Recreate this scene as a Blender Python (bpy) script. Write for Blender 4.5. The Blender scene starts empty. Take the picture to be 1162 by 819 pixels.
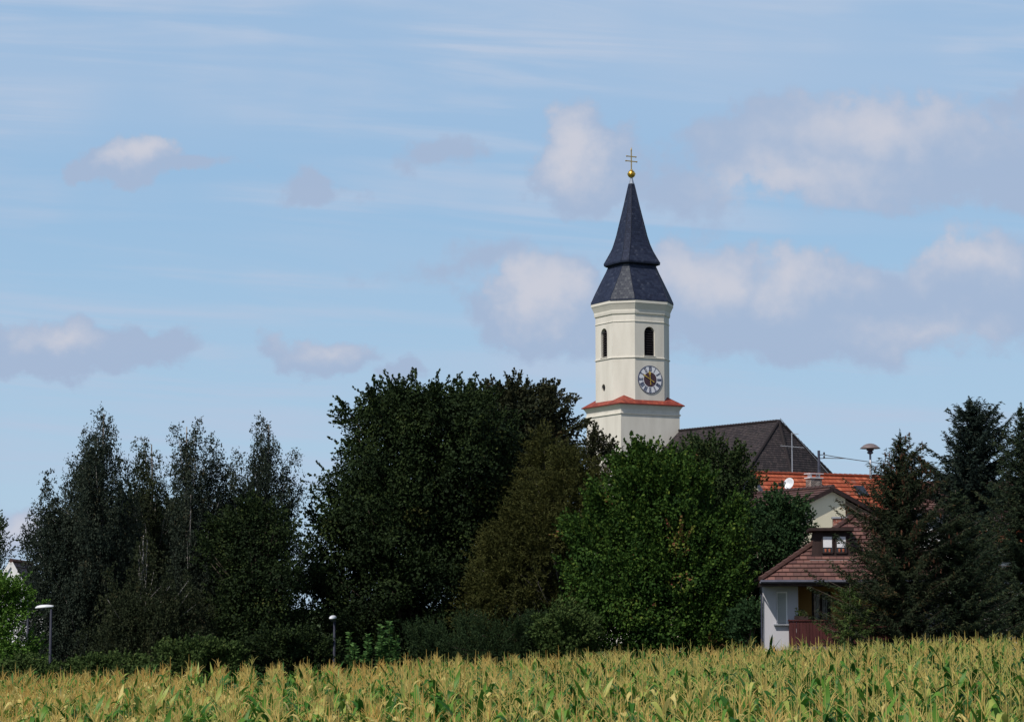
import bpy, bmesh, math, random
import numpy as np
from mathutils import Vector, Matrix, noise as mnoise

R = math.radians
rnd = random.Random(7)
rng = np.random.default_rng(11)
SC = bpy.context.scene
COL = SC.collection

# ------------------------------------------------------------------ camera
F, CX, CY, HOR = 2600.0, 581.0, 409.5, 690.0       # focal length and centre in photo pixels, horizon row
EYE = 4.1
PITCH = math.atan((HOR - CY) / F)
cam = bpy.data.objects.new('camera', bpy.data.cameras.new('camera'))
COL.objects.link(cam)
cam.location = (0, 0, EYE)
cam.rotation_euler = (math.pi / 2 + PITCH, 0, 0)
cam.data.sensor_width = 36.0
cam.data.lens = 36.0 * F / 1162.0
cam.data.clip_start = 0.5
cam.data.clip_end = 20000
SC.camera = cam

# ------------------------------------------------------------------ light
SUN_AZ, SUN_EL = R(39), R(50)        # azimuth measured from behind the camera towards the left
SUN_STRENGTH, SKY_STRENGTH = 4.2, 0.085
sun = bpy.data.objects.new('sun', bpy.data.lights.new('sun', 'SUN'))
COL.objects.link(sun)
sun.data.energy = SUN_STRENGTH
sun.data.angle = R(0.6)
sun.data.color = (1.0, 0.93, 0.83)
sdir = Vector((-math.sin(SUN_AZ) * math.cos(SUN_EL), -math.cos(SUN_AZ) * math.cos(SUN_EL), math.sin(SUN_EL)))
sun.rotation_euler = sdir.to_track_quat('Z', 'Y').to_euler()
sun.location = (-40, -40, 60)

SC.view_settings.view_transform = 'Standard'
SC.view_settings.look = 'None'
SC.view_settings.gamma = 1.0
SC.view_settings.exposure = 0.0
SC.view_settings.use_curve_mapping = False
SC.cycles.use_denoising = True
SC.cycles.max_bounces = 5
SC.cycles.diffuse_bounces = 3
SC.cycles.glossy_bounces = 2
SC.cycles.transmission_bounces = 2
SC.cycles.transparent_max_bounces = 4
SC.cycles.sample_clamp_indirect = 4.0


def at(px, py, Y):
    """photo pixel on the vertical plane y = Y -> world point"""
    dx, dy = px - CX, CY - py
    wy = F * math.cos(PITCH) - dy * math.sin(PITCH)
    wz = F * math.sin(PITCH) + dy * math.cos(PITCH)
    t = Y / wy
    return Vector((dx * t, Y, EYE + wz * t))


def gz(x, y=0):
    return 1.5 * math.tanh(0.04 * x / 1.5)


# ------------------------------------------------------------------ node helpers
class NT:
    def __init__(self, tree):
        self.t = tree; self.n = tree.nodes; self.l = tree.links
        self.n.clear()

    def new(self, kind, **kw):
        nd = self.n.new(kind)
        for k, v in kw.items():
            setattr(nd, k, v)
        return nd

    def put(self, sock, val):
        if isinstance(val, bpy.types.NodeSocket):
            self.l.new(val, sock)
        elif val is not None:
            sock.default_value = val

    def math(self, op, a, b=None, c=None, clamp=False):
        nd = self.new('ShaderNodeMath', operation=op, use_clamp=clamp)
        self.put(nd.inputs[0], a); self.put(nd.inputs[1], b)
        if c is not None: self.put(nd.inputs[2], c)
        return nd.outputs[0]

    def vmath(self, op, a, b=None):
        nd = self.new('ShaderNodeVectorMath', operation=op)
        self.put(nd.inputs[0], a); self.put(nd.inputs[1], b)
        return nd.outputs['Value'] if op in ('LENGTH', 'DOT_PRODUCT') else nd.outputs[0]

    def noise(self, vec, scale, detail=4, rough=0.55, dist=0.0):
        nd = self.new('ShaderNodeTexNoise')
        self.put(nd.inputs['Vector'], vec)
        nd.inputs['Scale'].default_value = scale
        nd.inputs['Detail'].default_value = detail
        nd.inputs['Roughness'].default_value = rough
        nd.inputs['Distortion'].default_value = dist
        return nd.outputs['Fac']

    def mix(self, f, a, b, blend='MIX'):
        nd = self.new('ShaderNodeMix', data_type='RGBA', blend_type=blend)
        self.put(nd.inputs[0], f); self.put(nd.inputs[6], a); self.put(nd.inputs[7], b)
        return nd.outputs[2]

    def smooth(self, x, a, b, lo=0.0, hi=1.0):
        nd = self.new('ShaderNodeMapRange', interpolation_type='SMOOTHSTEP')
        self.put(nd.inputs[0], x)
        for i, v in enumerate((a, b, lo, hi)): nd.inputs[i + 1].default_value = v
        return nd.outputs[0]

    def ramp(self, f, stops):
        nd = self.new('ShaderNodeValToRGB')
        self.put(nd.inputs[0], f)
        el = nd.color_ramp.elements
        while len(el) < len(stops): el.new(0.5)
        for e, (p, c) in zip(el, stops):
            e.position = p; e.color = (*c, 1.0)
        return nd.outputs[0]


def rgb(*c): return (*c, 1.0)


# ------------------------------------------------------------------ sky with clouds
world = bpy.data.worlds.new('World'); SC.world = world
world.use_nodes = True
w = NT(world.node_tree)
geo = w.new('ShaderNodeTexCoord').outputs['Generated']
sky = w.new('ShaderNodeTexSky', sky_type='NISHITA')
sky.sun_disc = False
sky.sun_elevation = SUN_EL
sky.sun_rotation = math.pi + SUN_AZ       # the sun stands behind the camera on its left
sky.altitude = 400; sky.air_density = 1.0; sky.dust_density = 0.6; sky.ozone_density = 2.0
sep = w.new('ShaderNodeSeparateXYZ'); w.l.new(geo, sep.inputs[0])
yy = w.math('MAXIMUM', sep.outputs[1], 0.08)
u = w.math('DIVIDE', sep.outputs[0], yy)
v = w.math('DIVIDE', sep.outputs[2], yy)
comb = w.new('ShaderNodeCombineXYZ'); w.put(comb.inputs[0], u); w.put(comb.inputs[1], v)
uv = comb.outputs[0]
# billowing displacement of the cloud edges
nz = w.new('ShaderNodeTexNoise'); w.put(nz.inputs['Vector'], uv)
nz.inputs['Scale'].default_value = 26; nz.inputs['Detail'].default_value = 5; nz.inputs['Roughness'].default_value = 0.58
off = w.vmath('MULTIPLY', w.vmath('SUBTRACT', nz.outputs['Color'], (0.5, 0.5, 0.5)), (0.070, 0.040, 0))
uvd = w.vmath('ADD', uv, off)


def blob_field(blobs):
    cur = None
    for (px, py, rx, ry, amp) in blobs:
        c = at(px, py, 1.0)
        d = w.vmath('MULTIPLY', w.vmath('SUBTRACT', uvd, (c.x, c.z - EYE, 0)), (F / rx, F / ry, 0))
        f = w.math('MULTIPLY_ADD', w.vmath('LENGTH', d), -amp, amp)
        if cur is None:
            cur = f
        else:
            cur = w.math('SMOOTH_MAX', cur, f, 0.18)
    return cur


CLOUDS = [(152, 183, 62, 34, 1.0), (98, 196, 45, 13, .55), (212, 196, 55, 15, .55), (500, 174, 46, 19, .42),
          (355, 216, 36, 15, .40), (70, 388, 120, 34, .85), (165, 388, 60, 20, .5), (-20, 395, 60, 32, .8),
          (372, 396, 68, 27, .75), (465, 418, 24, 14, .4), (665, 186, 66, 60, 1.0), (770, 205, 80, 42, .42),
          (900, 160, 120, 56, .85), (1010, 172, 190, 68, 1.0), (1150, 190, 90, 50, .7), (1170, 120, 40, 30, .5),
          (618, 346, 64, 58, 1.0), (560, 352, 40, 20, .35), (790, 335, 100, 66, 1.0), (905, 342, 110, 62, 1.0),
          (1020, 358, 120, 48, .8), (1120, 330, 90, 68, .9), (690, 372, 90, 30, .45), (880, 380, 260, 34, .5),
          (560, 300, 90, 18, .2), (10, 600, 60, 30, .5)]
LIT = [(160, 172, 44, 24, 1.0), (60, 374, 70, 18, .7), (655, 172, 52, 46, 1.1), (1000, 145, 150, 42, .8),
       (900, 200, 110, 30, .7), (612, 335, 52, 44, 1.2), (790, 310, 66, 42, 1.0), (900, 315, 76, 42, 1.0),
       (1100, 295, 66, 36, .8), (370, 385, 50, 14, .5), (1050, 380, 70, 16, .4), (10, 600, 60, 30, .8)]
fine = w.noise(uv, 60, 6, 0.6)
big = w.noise(uv, 14, 4, 0.55)
dens = w.math('ADD', blob_field(CLOUDS), w.math('MULTIPLY_ADD', fine, 0.75, -0.375))
dens = w.math('ADD', dens, w.math('MULTIPLY_ADD', big, 0.5, -0.25))
mask = w.smooth(dens, -0.14, 0.20)
lit = w.math('ADD', blob_field(LIT), w.math('MULTIPLY_ADD', fine, 1.0, -0.5))
lit = w.smooth(lit, -0.35, 1.05)
# high thin streaks of cirrus
rot = w.new('ShaderNodeVectorRotate', rotation_type='Z_AXIS'); w.put(rot.inputs['Vector'], uv); rot.inputs['Angle'].default_value = R(4)
st = w.vmath('MULTIPLY', rot.outputs[0], (4.5, 60.0, 0.0))
cirrus = w.noise(w.vmath('ADD', st, (3.1, 1.7, 0)), 1.0, 6, 0.55, 0.6)
patch = w.noise(uv, 7, 3, 0.5)
cmask = w.math('MULTIPLY', w.smooth(cirrus, 0.40, 0.72), w.smooth(patch, 0.30, 0.60))
veil = w.math('MULTIPLY', w.math('MULTIPLY_ADD', w.smooth(v, 0.16, 0.27), 0.42, 0.17), w.smooth(w.noise(w.vmath('MULTIPLY', uv, (3.0, 12.0, 0)), 1.0, 3, .5), .25, .7, .55, 1.25))
K = 1.0 / SKY_STRENGTH / 2 ** SC.view_settings.exposure
# the air itself: physical sky, deepened towards the clear blue of the photograph in front of the camera
elev = w.smooth(sep.outputs[2], 0.0, 0.30)
clear = w.mix(elev, tuple(c * K for c in (.43, .62, .80)) + (1,), tuple(c * K for c in (.235, .475, .765)) + (1,))
front = w.math('MULTIPLY', w.smooth(sep.outputs[1], 0.1, 0.7), 0.85)
low = w.smooth(sep.outputs[2], 0.35, 0.7, 1.0, 0.0)
base = w.mix(w.math('MULTIPLY', front, low), sky.outputs[0], clear)
kc = lambda c: tuple(x * K for x in c) + (1,)
base = w.mix(w.math('MULTIPLY', w.math('ADD', w.math('MULTIPLY', cmask, 0.8), veil), low), base, kc((.46, .565, .73)))
ccol = w.mix(lit, kc((.375, .475, .65)), kc((.60, .61, .69)))
ahead = w.math('MULTIPLY', w.smooth(sep.outputs[1], 0.2, 0.5), 0.93)
fin = w.mix(w.math('MULTIPLY', mask, ahead), base, ccol)
bg = w.new('ShaderNodeBackground'); bg.inputs[1].default_value = SKY_STRENGTH
w.l.new(fin, bg.inputs[0])
out = w.new('ShaderNodeOutputWorld'); w.l.new(bg.outputs[0], out.inputs[0])

# ------------------------------------------------------------------ materials
MATS = {}


def base_mat(name, rough=0.6, spec=0.3, metal=0.0):
    m = bpy.data.materials.new(name); m.use_nodes = True
    t = NT(m.node_tree)
    b = t.new('ShaderNodeBsdfPrincipled'); o = t.new('ShaderNodeOutputMaterial')
    t.l.new(b.outputs[0], o.inputs[0])
    b.inputs['Roughness'].default_value = rough
    b.inputs['Specular IOR Level'].default_value = spec
    b.inputs['Metallic'].default_value = metal
    MATS[name] = m
    return m, t, b, o


def bump(t, b, h, strength=0.3, dist=0.02):
    bp = t.new('ShaderNodeBump'); bp.inputs['Strength'].default_value = strength
    bp.inputs['Distance'].default_value = dist
    t.put(bp.inputs['Height'], h); t.l.new(bp.outputs[0], b.inputs['Normal'])


def mottled(name, c1, c2, scale=3.0, rough=0.7, spec=0.25, metal=0.0, streak=False, bs=0.15, detail=5):
    m, t, b, o = base_mat(name, rough, spec, metal)
    tc = t.new('ShaderNodeTexCoord').outputs['Object']
    vv = t.vmath('MULTIPLY', tc, (1, 1, 0.18)) if streak else tc
    n = t.noise(vv, scale, detail, 0.6)
    col = t.ramp(n, [(0.32, c1), (0.68, c2)])
    t.put(b.inputs['Base Color'], col)
    if bs: bump(t, b, t.noise(tc, scale * 9, 3), bs, 0.01)
    return m


def tile_mat(name, cols, gap, rough=0.65, spec=0.3, wobble=0.0, mottle=(0, 0, 0), mfac=0.0):
    """UV in tiles: one unit per tile; every tile its own tone"""
    m, t, b, o = base_mat(name, rough, spec)
    uvn = t.new('ShaderNodeUVMap').outputs[0]
    s = t.new('ShaderNodeSeparateXYZ'); t.put(s.inputs[0], uvn)
    row = t.math('FLOOR', s.outputs[1])
    shift = t.math('MULTIPLY', t.math('MODULO', row, 2.0), 0.5)
    uu = t.math('ADD', s.outputs[0], shift)
    colid = t.math('FLOOR', uu)
    cc = t.new('ShaderNodeCombineXYZ'); t.put(cc.inputs[0], colid); t.put(cc.inputs[1], row)
    wn = t.new('ShaderNodeTexWhiteNoise', noise_dimensions='2D'); t.put(wn.inputs['Vector'], cc.outputs[0])
    col = t.ramp(wn.outputs['Value'], cols)
    fu = t.math('FRACT', uu)
    edge = t.math('ABSOLUTE', t.math('SUBTRACT', fu, 0.5))
    em = t.smooth(edge, 0.40, 0.5)
    fv = t.math('FRACT', s.outputs[1])
    ev = t.smooth(fv, 0.0, 0.16, 1.0, 0.0)
    gm = t.math('MAXIMUM', em, ev)
    col = t.mix(t.math('MULTIPLY', gm, 0.75), col, rgb(*gap))
    tc = t.new('ShaderNodeTexCoord').outputs['Object']
    if mfac:
        col = t.mix(t.math('MULTIPLY', t.smooth(t.noise(tc, 1.3, 5, .65), .45, .7), mfac), col, rgb(*mottle))
    t.put(b.inputs['Base Color'], col)
    bump(t, b, t.math('SUBTRACT', 1.0, gm), 0.5, 0.02)
    return m


def leaf_mat(name, stops, transl=0.18, rough=0.72, spec=0.10):
    m, t, b, o = base_mat(name, rough, spec)
    a = t.new('ShaderNodeAttribute', attribute_name='tone')
    col = t.ramp(a.outputs['Fac'], stops)
    t.put(b.inputs['Base Color'], col)
    tr = t.new('ShaderNodeBsdfTranslucent'); t.put(tr.inputs[0], col)
    mx = t.new('ShaderNodeMixShader'); mx.inputs[0].default_value = transl
    t.l.new(b.outputs[0], mx.inputs[1]); t.l.new(tr.outputs[0], mx.inputs[2])
    t.l.new(mx.outputs[0], o.inputs[0])
    return m


mottled('tower_plaster', (.59, .56, .50), (.70, .67, .605), 0.9, 0.85, 0.1, streak=True, bs=0.06)
mottled('tower_trim', (.63, .60, .535), (.70, .67, .60), 1.2, 0.85, 0.1, bs=0.05)
tile_mat('slate', [(0, (.010, .015, .036)), (.5, (.015, .022, .050)), (.97, (.022, .031, .062)), (1, (.045, .053, .085))], (.008, .011, .022),
         0.72, 0.22, mottle=(.035, .042, .07), mfac=.3)
tile_mat('slate_sheen', [(0, (.030, .036, .055)), (.5, (.05, .056, .075)), (1, (.08, .088, .105))], (.02, .024, .034), 0.7, 0.25)
tile_mat('red_tile', [(0, (.17, .032, .022)), (.5, (.23, .045, .028)), (1, (.32, .07, .04))], (.12, .02, .015))
tile_mat('orange_tile', [(0, (.28, .062, .03)), (.5, (.37, .085, .04)), (.9, (.46, .13, .065)), (1, (.22, .09, .065))], (.14, .025, .015),
         mottle=(.22, .08, .05), mfac=.35)
tile_mat('nave_tile', [(0, (.030, .027, .031)), (.5, (.044, .037, .041)), (1, (.066, .054, .056))], (.018, .015, .018),
         0.8, 0.12, mottle=(.030, .030, .030), mfac=.5)
tile_mat('brown_tile', [(0, (.085, .045, .04)), (.5, (.115, .06, .052)), (1, (.16, .085, .07))], (.035, .02, .022),
         0.7, 0.25, mottle=(.07, .055, .05), mfac=.5)
tile_mat('hip_tile', [(0, (.095, .048, .046)), (.5, (.13, .065, .058)), (1, (.19, .095, .08))], (.05, .025, .022),
         0.7, 0.25, mottle=(.09, .06, .05), mfac=.6)
tile_mat('brick', [(0, (.20, .07, .05)), (.6, (.30, .11, .08)), (1, (.38, .2, .16))], (.34, .31, .28), 0.9, 0.1)
tile_mat('grey_brick', [(0, (.10, .09, .09)), (.6, (.17, .13, .12)), (1, (.34, .30, .27))], (.45, .43, .40), 0.9, 0.1)
mottled('red_render', (.22, .05, .04), (.30, .08, .06), 1.0, 0.85, 0.1)
mottled('gold', (.72, .42, .07), (.85, .55, .12), 2.0, 0.28, 0.5, 0.9, bs=0)
mottled('gilt_iron', (.40, .30, .12), (.55, .40, .15), 3.0, 0.45, 0.5, 0.6, bs=0)
mottled('lead', (.20, .24, .32), (.30, .34, .42), 3.0, 0.5, 0.4, 0.2)
mottled('dial_white', (.72, .73, .78), (.76, .77, .82), 2.0, 0.6, 0.3, bs=0)
mottled('dial_navy', (.03, .035, .09), (.05, .055, .12), 2.0, 0.5, 0.3, bs=0)
mottled('dial_brown', (.055, .03, .05), (.09, .045, .05), 3.0, 0.6, 0.3, bs=0)
mottled('black_void', (.006, .006, .008), (.012, .012, .014), 3.0, 0.9, 0.1, bs=0)
mottled('louvre', (.018, .016, .02), (.03, .026, .03), 6.0, 0.8, 0.15, bs=0)
mottled('cream_plaster', (.70, .65, .50), (.76, .71, .56), 0.7, 0.9, 0.1, streak=True)
mottled('shaded_plaster', (.44, .44, .48), (.52, .52, .56), 0.7, 0.9, 0.1, streak=True)  # white front wall, its shade put into the blue-grey base colour
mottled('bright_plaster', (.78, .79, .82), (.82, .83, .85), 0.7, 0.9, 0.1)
mottled('ochre_plaster', (.46, .27, .09), (.55, .34, .13), 1.2, 0.9, 0.1)
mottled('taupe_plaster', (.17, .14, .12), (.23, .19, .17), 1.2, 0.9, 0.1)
mottled('dark_wood', (.022, .014, .014), (.045, .028, .026), 5.0, 0.7, 0.2, streak=True)
mottled('maroon_wood', (.045, .011, .012), (.075, .02, .02), 5.0, 0.65, 0.25, streak=True)
mottled('shutter', (.34, .36, .36), (.42, .44, .43), 3.0, 0.6, 0.3)
mottled('blind', (.68, .70, .75), (.78, .79, .83), 3.0, 0.6, 0.3)
mottled('white_paint', (.78, .78, .79), (.82, .82, .82), 3.0, 0.5, 0.35, bs=0)
mottled('galvanised', (.30, .32, .36), (.42, .44, .48), 4.0, 0.45, 0.5, 0.4)
mottled('grey_metal', (.045, .05, .075), (.08, .085, .12), 4.0, 0.45, 0.4, 0.3)
mottled('dark_pole', (.018, .02, .034), (.03, .033, .052), 4.0, 0.6, 0.25, 0.0)
mottled('pale_metal', (.60, .62, .66), (.74, .75, .78), 4.0, 0.4, 0.5, 0.1, bs=0)
mottled('siren_metal', (.14, .115, .12), (.21, .17, .17), 6.0, 0.5, 0.4, 0.1)
mottled('cable', (.05, .05, .06), (.09, .09, .10), 6.0, 0.6, 0.3, bs=0)
mottled('terracotta', (.30, .09, .05), (.42, .14, .08), 6.0, 0.8, 0.2)
mottled('bark', (.055, .042, .034), (.11, .09, .075), 5.0, 0.9, 0.1, streak=True)
mottled('pale_bark', (.13, .12, .11), (.22, .20, .18), 5.0, 0.9, 0.1, streak=True)
mottled('birch_bark', (.06, .055, .055), (.34, .33, .32), 6.0, 0.8, 0.15, bs=0.2)
m, t, b, o = base_mat('glass', 0.08, 0.8)
t.put(b.inputs['Base Color'], t.ramp(t.noise(t.new('ShaderNodeTexCoord').outputs['Object'], 1.5), [(.3, (.015, .02, .03)), (.7, (.04, .045, .06))]))

leaf_mat('leaf_birch', [(0, (.011, .018, .014)), (.5, (.024, .036, .026)), (.85, (.050, .062, .042)), (1, (.070, .062, .036))])
leaf_mat('leaf_birch_olive', [(0, (.012, .018, .010)), (.5, (.024, .034, .016)), (.85, (.044, .052, .024)), (1, (.065, .055, .03))])
leaf_mat('leaf_beech', [(0, (.008, .016, .007)), (.5, (.017, .031, .011)), (.85, (.036, .058, .016)), (1, (.065, .065, .020))])
leaf_mat('leaf_beech_brown', [(0, (.018, .024, .013)), (.5, (.028, .034, .016)), (.85, (.045, .045, .020)), (1, (.075, .05, .022))])
leaf_mat('leaf_larch', [(0, (.022, .027, .009)), (.5, (.044, .050, .014)), (.85, (.072, .072, .020)), (1, (.055, .082, .024))])
leaf_mat('leaf_maple', [(0, (.009, .026, .006)), (.45, (.026, .062, .011)), (.8, (.066, .122, .020)), (.93, (.12, .155, .026)), (1, (.16, .055, .04))])
leaf_mat('leaf_maple_dark', [(0, (.016, .032, .012)), (.5, (.030, .052, .018)), (.85, (.050, .070, .022)), (1, (.08, .06, .025))])
leaf_mat('leaf_round', [(0, (.014, .034, .014)), (.5, (.024, .056, .021)), (.85, (.042, .078, .028)), (1, (.07, .09, .03))])
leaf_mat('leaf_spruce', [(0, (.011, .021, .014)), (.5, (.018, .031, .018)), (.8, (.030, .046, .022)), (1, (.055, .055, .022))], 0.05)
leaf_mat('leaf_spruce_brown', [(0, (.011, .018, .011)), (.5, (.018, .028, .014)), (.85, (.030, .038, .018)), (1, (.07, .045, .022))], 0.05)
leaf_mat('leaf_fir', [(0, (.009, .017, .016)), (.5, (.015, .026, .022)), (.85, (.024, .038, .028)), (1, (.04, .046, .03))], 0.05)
leaf_mat('leaf_bright', [(0, (.035, .085, .012)), (.5, (.065, .14, .022)), (.85, (.11, .20, .035)), (1, (.19, .24, .05))], 0.25)
leaf_mat('leaf_bush', [(0, (.022, .042, .012)), (.5, (.042, .072, .020)), (.85, (.070, .105, .03)), (1, (.12, .12, .035))])
leaf_mat('leaf_willow', [(0, (.010, .022, .009)), (.5, (.018, .036, .014)), (.85, (.032, .055, .020)), (1, (.06, .085, .03))])
leaf_mat('leaf_stem', [(0, (.016, .045, .014)), (.5, (.030, .075, .020)), (.85, (.065, .14, .04)), (1, (.13, .23, .07))], 0.2)
leaf_mat('cone_brown', [(0, (.05, .022, .014)), (1, (.14, .065, .04))], 0.0)
leaf_mat('corn_leaf', [(0, (.014, .062, .010)), (.45, (.045, .145, .018)), (.75, (.125, .26, .035)), (.9, (.34, .39, .09)), (1, (.60, .50, .18))], 0.32, 0.5, 0.25)
leaf_mat('corn_stalk', [(0, (.10, .15, .04)), (1, (.26, .24, .09))], 0.0)
leaf_mat('corn_tassel', [(0, (.50, .48, .14)), (.35, (.68, .54, .19)), (.7, (.70, .50, .17)), (1, (.64, .41, .12))], 0.42, 0.8, 0.1)
leaf_mat('grass_blade', [(0, (.03, .06, .015)), (1, (.11, .14, .04))], 0.15)

# ground: soil under the maize, rough grass elsewhere
m, t, b, o = base_mat('earth', 0.95, 0.1)
tc = t.new('ShaderNodeTexCoord').outputs['Object']
sp = t.new('ShaderNodeSeparateXYZ'); t.put(sp.inputs[0], tc)
ysh = t.math('ADD', sp.outputs[1], t.math('MULTIPLY', t.noise(tc, .3), 2.0))
fld = t.smooth(ysh, 85.2, 86.4, 1.0, 0.0)
soil = t.ramp(t.noise(tc, 2.2, 6, .7), [(.3, (.05, .034, .02)), (.7, (.12, .085, .05))])
gr = t.ramp(t.noise(tc, .8, 8, .7), [(.3, (.025, .045, .012)), (.7, (.07, .09, .03))])
t.put(b.inputs['Base Color'], t.mix(fld, gr, soil))
bump(t, b, t.noise(tc, 8, 4), .5, .05)


# ------------------------------------------------------------------ mesh builder
class MB:
    def __init__(self):
        self.v = []; self.f = []; self.uv = []; self.mi = []; self.hasuv = False

    def face(self, pts, uv=None, mi=0):
        i = len(self.v)
        self.v += [tuple(p) for p in pts]
        self.f.append(tuple(range(i, i + len(pts))))
        self.uv.append(uv or [(0, 0)] * len(pts)); self.mi.append(mi)
        if uv: self.hasuv = True

    def wallface(self, pts, s=2.0, r=4.0):
        """planar face with uv in bricks"""
        a = Vector(pts[0]); e = (Vector(pts[1]) - a).normalized()
        n = None
        for k in range(2, len(pts)):
            n = e.cross(Vector(pts[k]) - a)
            if n.length > 1e-5: break
        g = n.normalized().cross(e)
        self.face(pts, [((Vector(p) - a).dot(e) * s, (Vector(p) - a).dot(g) * r) for p in pts])

    def box(self, c, s, rz=0.0, M=None, s_uv=None):
        x, y, z = s[0] / 2, s[1] / 2, s[2] / 2
        P = [Vector(p) for p in ((-x, -y, -z), (x, -y, -z), (x, y, -z), (-x, y, -z), (-x, -y, z), (x, -y, z), (x, y, z), (-x, y, z))]
        mt = M if M is not None else Matrix.Translation(c) @ Matrix.Rotation(rz, 4, 'Z')
        P = [mt @ p for p in P]
        for q in ((0, 3, 2, 1), (4, 5, 6, 7), (0, 1, 5, 4), (1, 2, 6, 5), (2, 3, 7, 6), (3, 0, 4, 7)):
            if s_uv: self.wallface([P[i] for i in q], *s_uv)
            else: self.face([P[i] for i in q])
        return self

    def bar(self, a, b, wd, th):
        """rectangular bar from a to b"""
        a, b = Vector(a), Vector(b); d = b - a
        q = d.to_track_quat('X', 'Z').to_matrix().to_4x4()
        return self.box((0, 0, 0), (d.length, wd, th), M=Matrix.Translation((a + b) / 2) @ q)

    def tube(self, path, rad, n=6, cap=True):
        path = [Vector(p) for p in path]
        if not hasattr(rad, '__len__'): rad = [rad] * len(path)
        rings = []
        for i, p in enumerate(path):
            d = (path[min(i + 1, len(path) - 1)] - path[max(i - 1, 0)]).normalized()
            a = d.orthogonal().normalized() if abs(d.z) < 0.9 else Vector((1, 0, 0)).cross(d).normalized()
            if abs(d.z) < 0.9: a = Vector((0, 0, 1)).cross(d).normalized()
            b = d.cross(a)
            base = len(self.v)
            for k in range(n):
                t = 2 * math.pi * k / n
                self.v.append(tuple(p + (a * math.cos(t) + b * math.sin(t)) * rad[i]))
            rings.append(base)
        for i in range(len(rings) - 1):
            for k in range(n):
                k2 = (k + 1) % n
                self.f.append((rings[i] + k, rings[i] + k2, rings[i + 1] + k2, rings[i + 1] + k))
                self.uv.append([(0, 0)] * 4); self.mi.append(0)
        if cap:
            self.f.append(tuple(rings[0] + k for k in reversed(range(n)))); self.uv.append([(0, 0)] * n); self.mi.append(0)
            self.f.append(tuple(rings[-1] + k for k in range(n))); self.uv.append([(0, 0)] * n); self.mi.append(0)
        return self

    def lathe(self, c, prof, n=20):
        """prof: (radius, z) pairs from the bottom to the top"""
        c = Vector(c)
        for (r0, z0), (r1, z1) in zip(prof, prof[1:]):
            for k in range(n):
                a, b = 2 * math.pi * k / n, 2 * math.pi * (k + 1) / n
                p = [(r0, a, z0), (r0, b, z0), (r1, b, z1), (r1, a, z1)]
                pts = [c + Vector((r * math.cos(t), r * math.sin(t), z)) for r, t, z in p]
                if r0 < 1e-6: pts = [pts[0], pts[2], pts[3]]
                elif r1 < 1e-6: pts = pts[:3]
                self.face(pts)
        return self

    def loft(self, rings, cap=(True, True), uvs=None):
        """rings of equal length; uvs=(tiles per metre across, rows per metre)"""
        vacc = 0.0
        for ra, rb in zip(rings, rings[1:]):
            n = len(ra)
            h = max((Vector(rb[i]) - Vector(ra[i])).length for i in range(n))
            for i in range(n):
                j = (i + 1) % n
                a, b, c, d = Vector(ra[i]), Vector(ra[j]), Vector(rb[j]), Vector(rb[i])
                if (c - d).length < 1e-5: pts = [a, b, (c + d) / 2]
                elif (a - b).length < 1e-5: pts = [(a + b) / 2, c, d]
                else: pts = [a, b, c, d]
                if uvs:
                    e = (b - a).normalized() if (b - a).length > 1e-5 else (c - d).normalized()
                    m0 = (a + b) / 2
                    slope = ((c + d) / 2 - m0).length / max(h, 1e-6) or 1
                    g = ((c + d) / 2 - m0).normalized()
                    self.face(pts, [((p - m0).dot(e) * uvs[0] + i * 7, (vacc + (p - m0).dot(g)) * uvs[1]) for p in pts])
                else:
                    self.face(pts)
            vacc += h
        if cap[0]: self.face(list(reversed(rings[0])))
        if cap[1]: self.face(rings[-1])
        return self

    def tiles(self, p0, p1, p2, p3, row=0.33, tile=0.3, lift=0.05):
        """roof plane p0-p1 at the eave, p3-p2 at the ridge, laid in overlapping courses"""
        p0, p1, p2, p3 = map(Vector, (p0, p1, p2, p3))
        L = ((p3 + p2) / 2 - (p0 + p1) / 2).length
        n = max(2, round(L / row))
        e = (p1 - p0).normalized()
        up = e.cross(((p3 + p2) / 2 - (p0 + p1) / 2)).normalized()
        if up.z < 0: up = -up
        for k in range(n):
            a, c = k / n, (k + 1) / n
            A, B = p0.lerp(p3, a) + up * lift, p1.lerp(p2, a) + up * lift
            D, C = p0.lerp(p3, c), p1.lerp(p2, c)
            U = lambda q: (q - p0).dot(e) / tile
            self.face([A, B, C, D], [(U(A), k), (U(B), k), (U(C), k + .999), (U(D), k + .999)])
            self.face([p0.lerp(p3, a), p1.lerp(p2, a), B, A], [(U(A), k + .02), (U(B), k + .02), (U(B), k + .03), (U(A), k + .03)])
        return self

    def build(self, name, mat, parent=None, smooth=False, mats=None, weld=True):
        me = bpy.data.meshes.new(name)
        me.from_pydata(self.v, [], self.f)
        if self.hasuv:
            ul = me.uv_layers.new(name='UVMap')
            flat = [c for f in self.uv for p in f for c in p]
            ul.data.foreach_set('uv', flat)
        for mm in (mats or [mat]): me.materials.append(MATS[mm])
        if mats: me.polygons.foreach_set('material_index', self.mi)
        if weld and not self.hasuv or weld == 'force':
            bm = bmesh.new(); bm.from_mesh(me)
            bmesh.ops.remove_doubles(bm, verts=bm.verts, dist=1e-4)
            bmesh.ops.recalc_face_normals(bm, faces=bm.faces)
            bm.to_mesh(me); bm.free()
        if smooth: me.polygons.foreach_set('use_smooth', [True] * len(me.polygons))
        me.update()
        ob = bpy.data.objects.new(name, me); COL.objects.link(ob)
        if parent is not None: ob.parent = parent
        return ob


def tag(o, label=None, cat=None, group=None, kind=None):
    if label: o['label'] = label
    if cat: o['category'] = cat
    if group: o['group'] = group
    if kind: o['kind'] = kind
    return o


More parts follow.
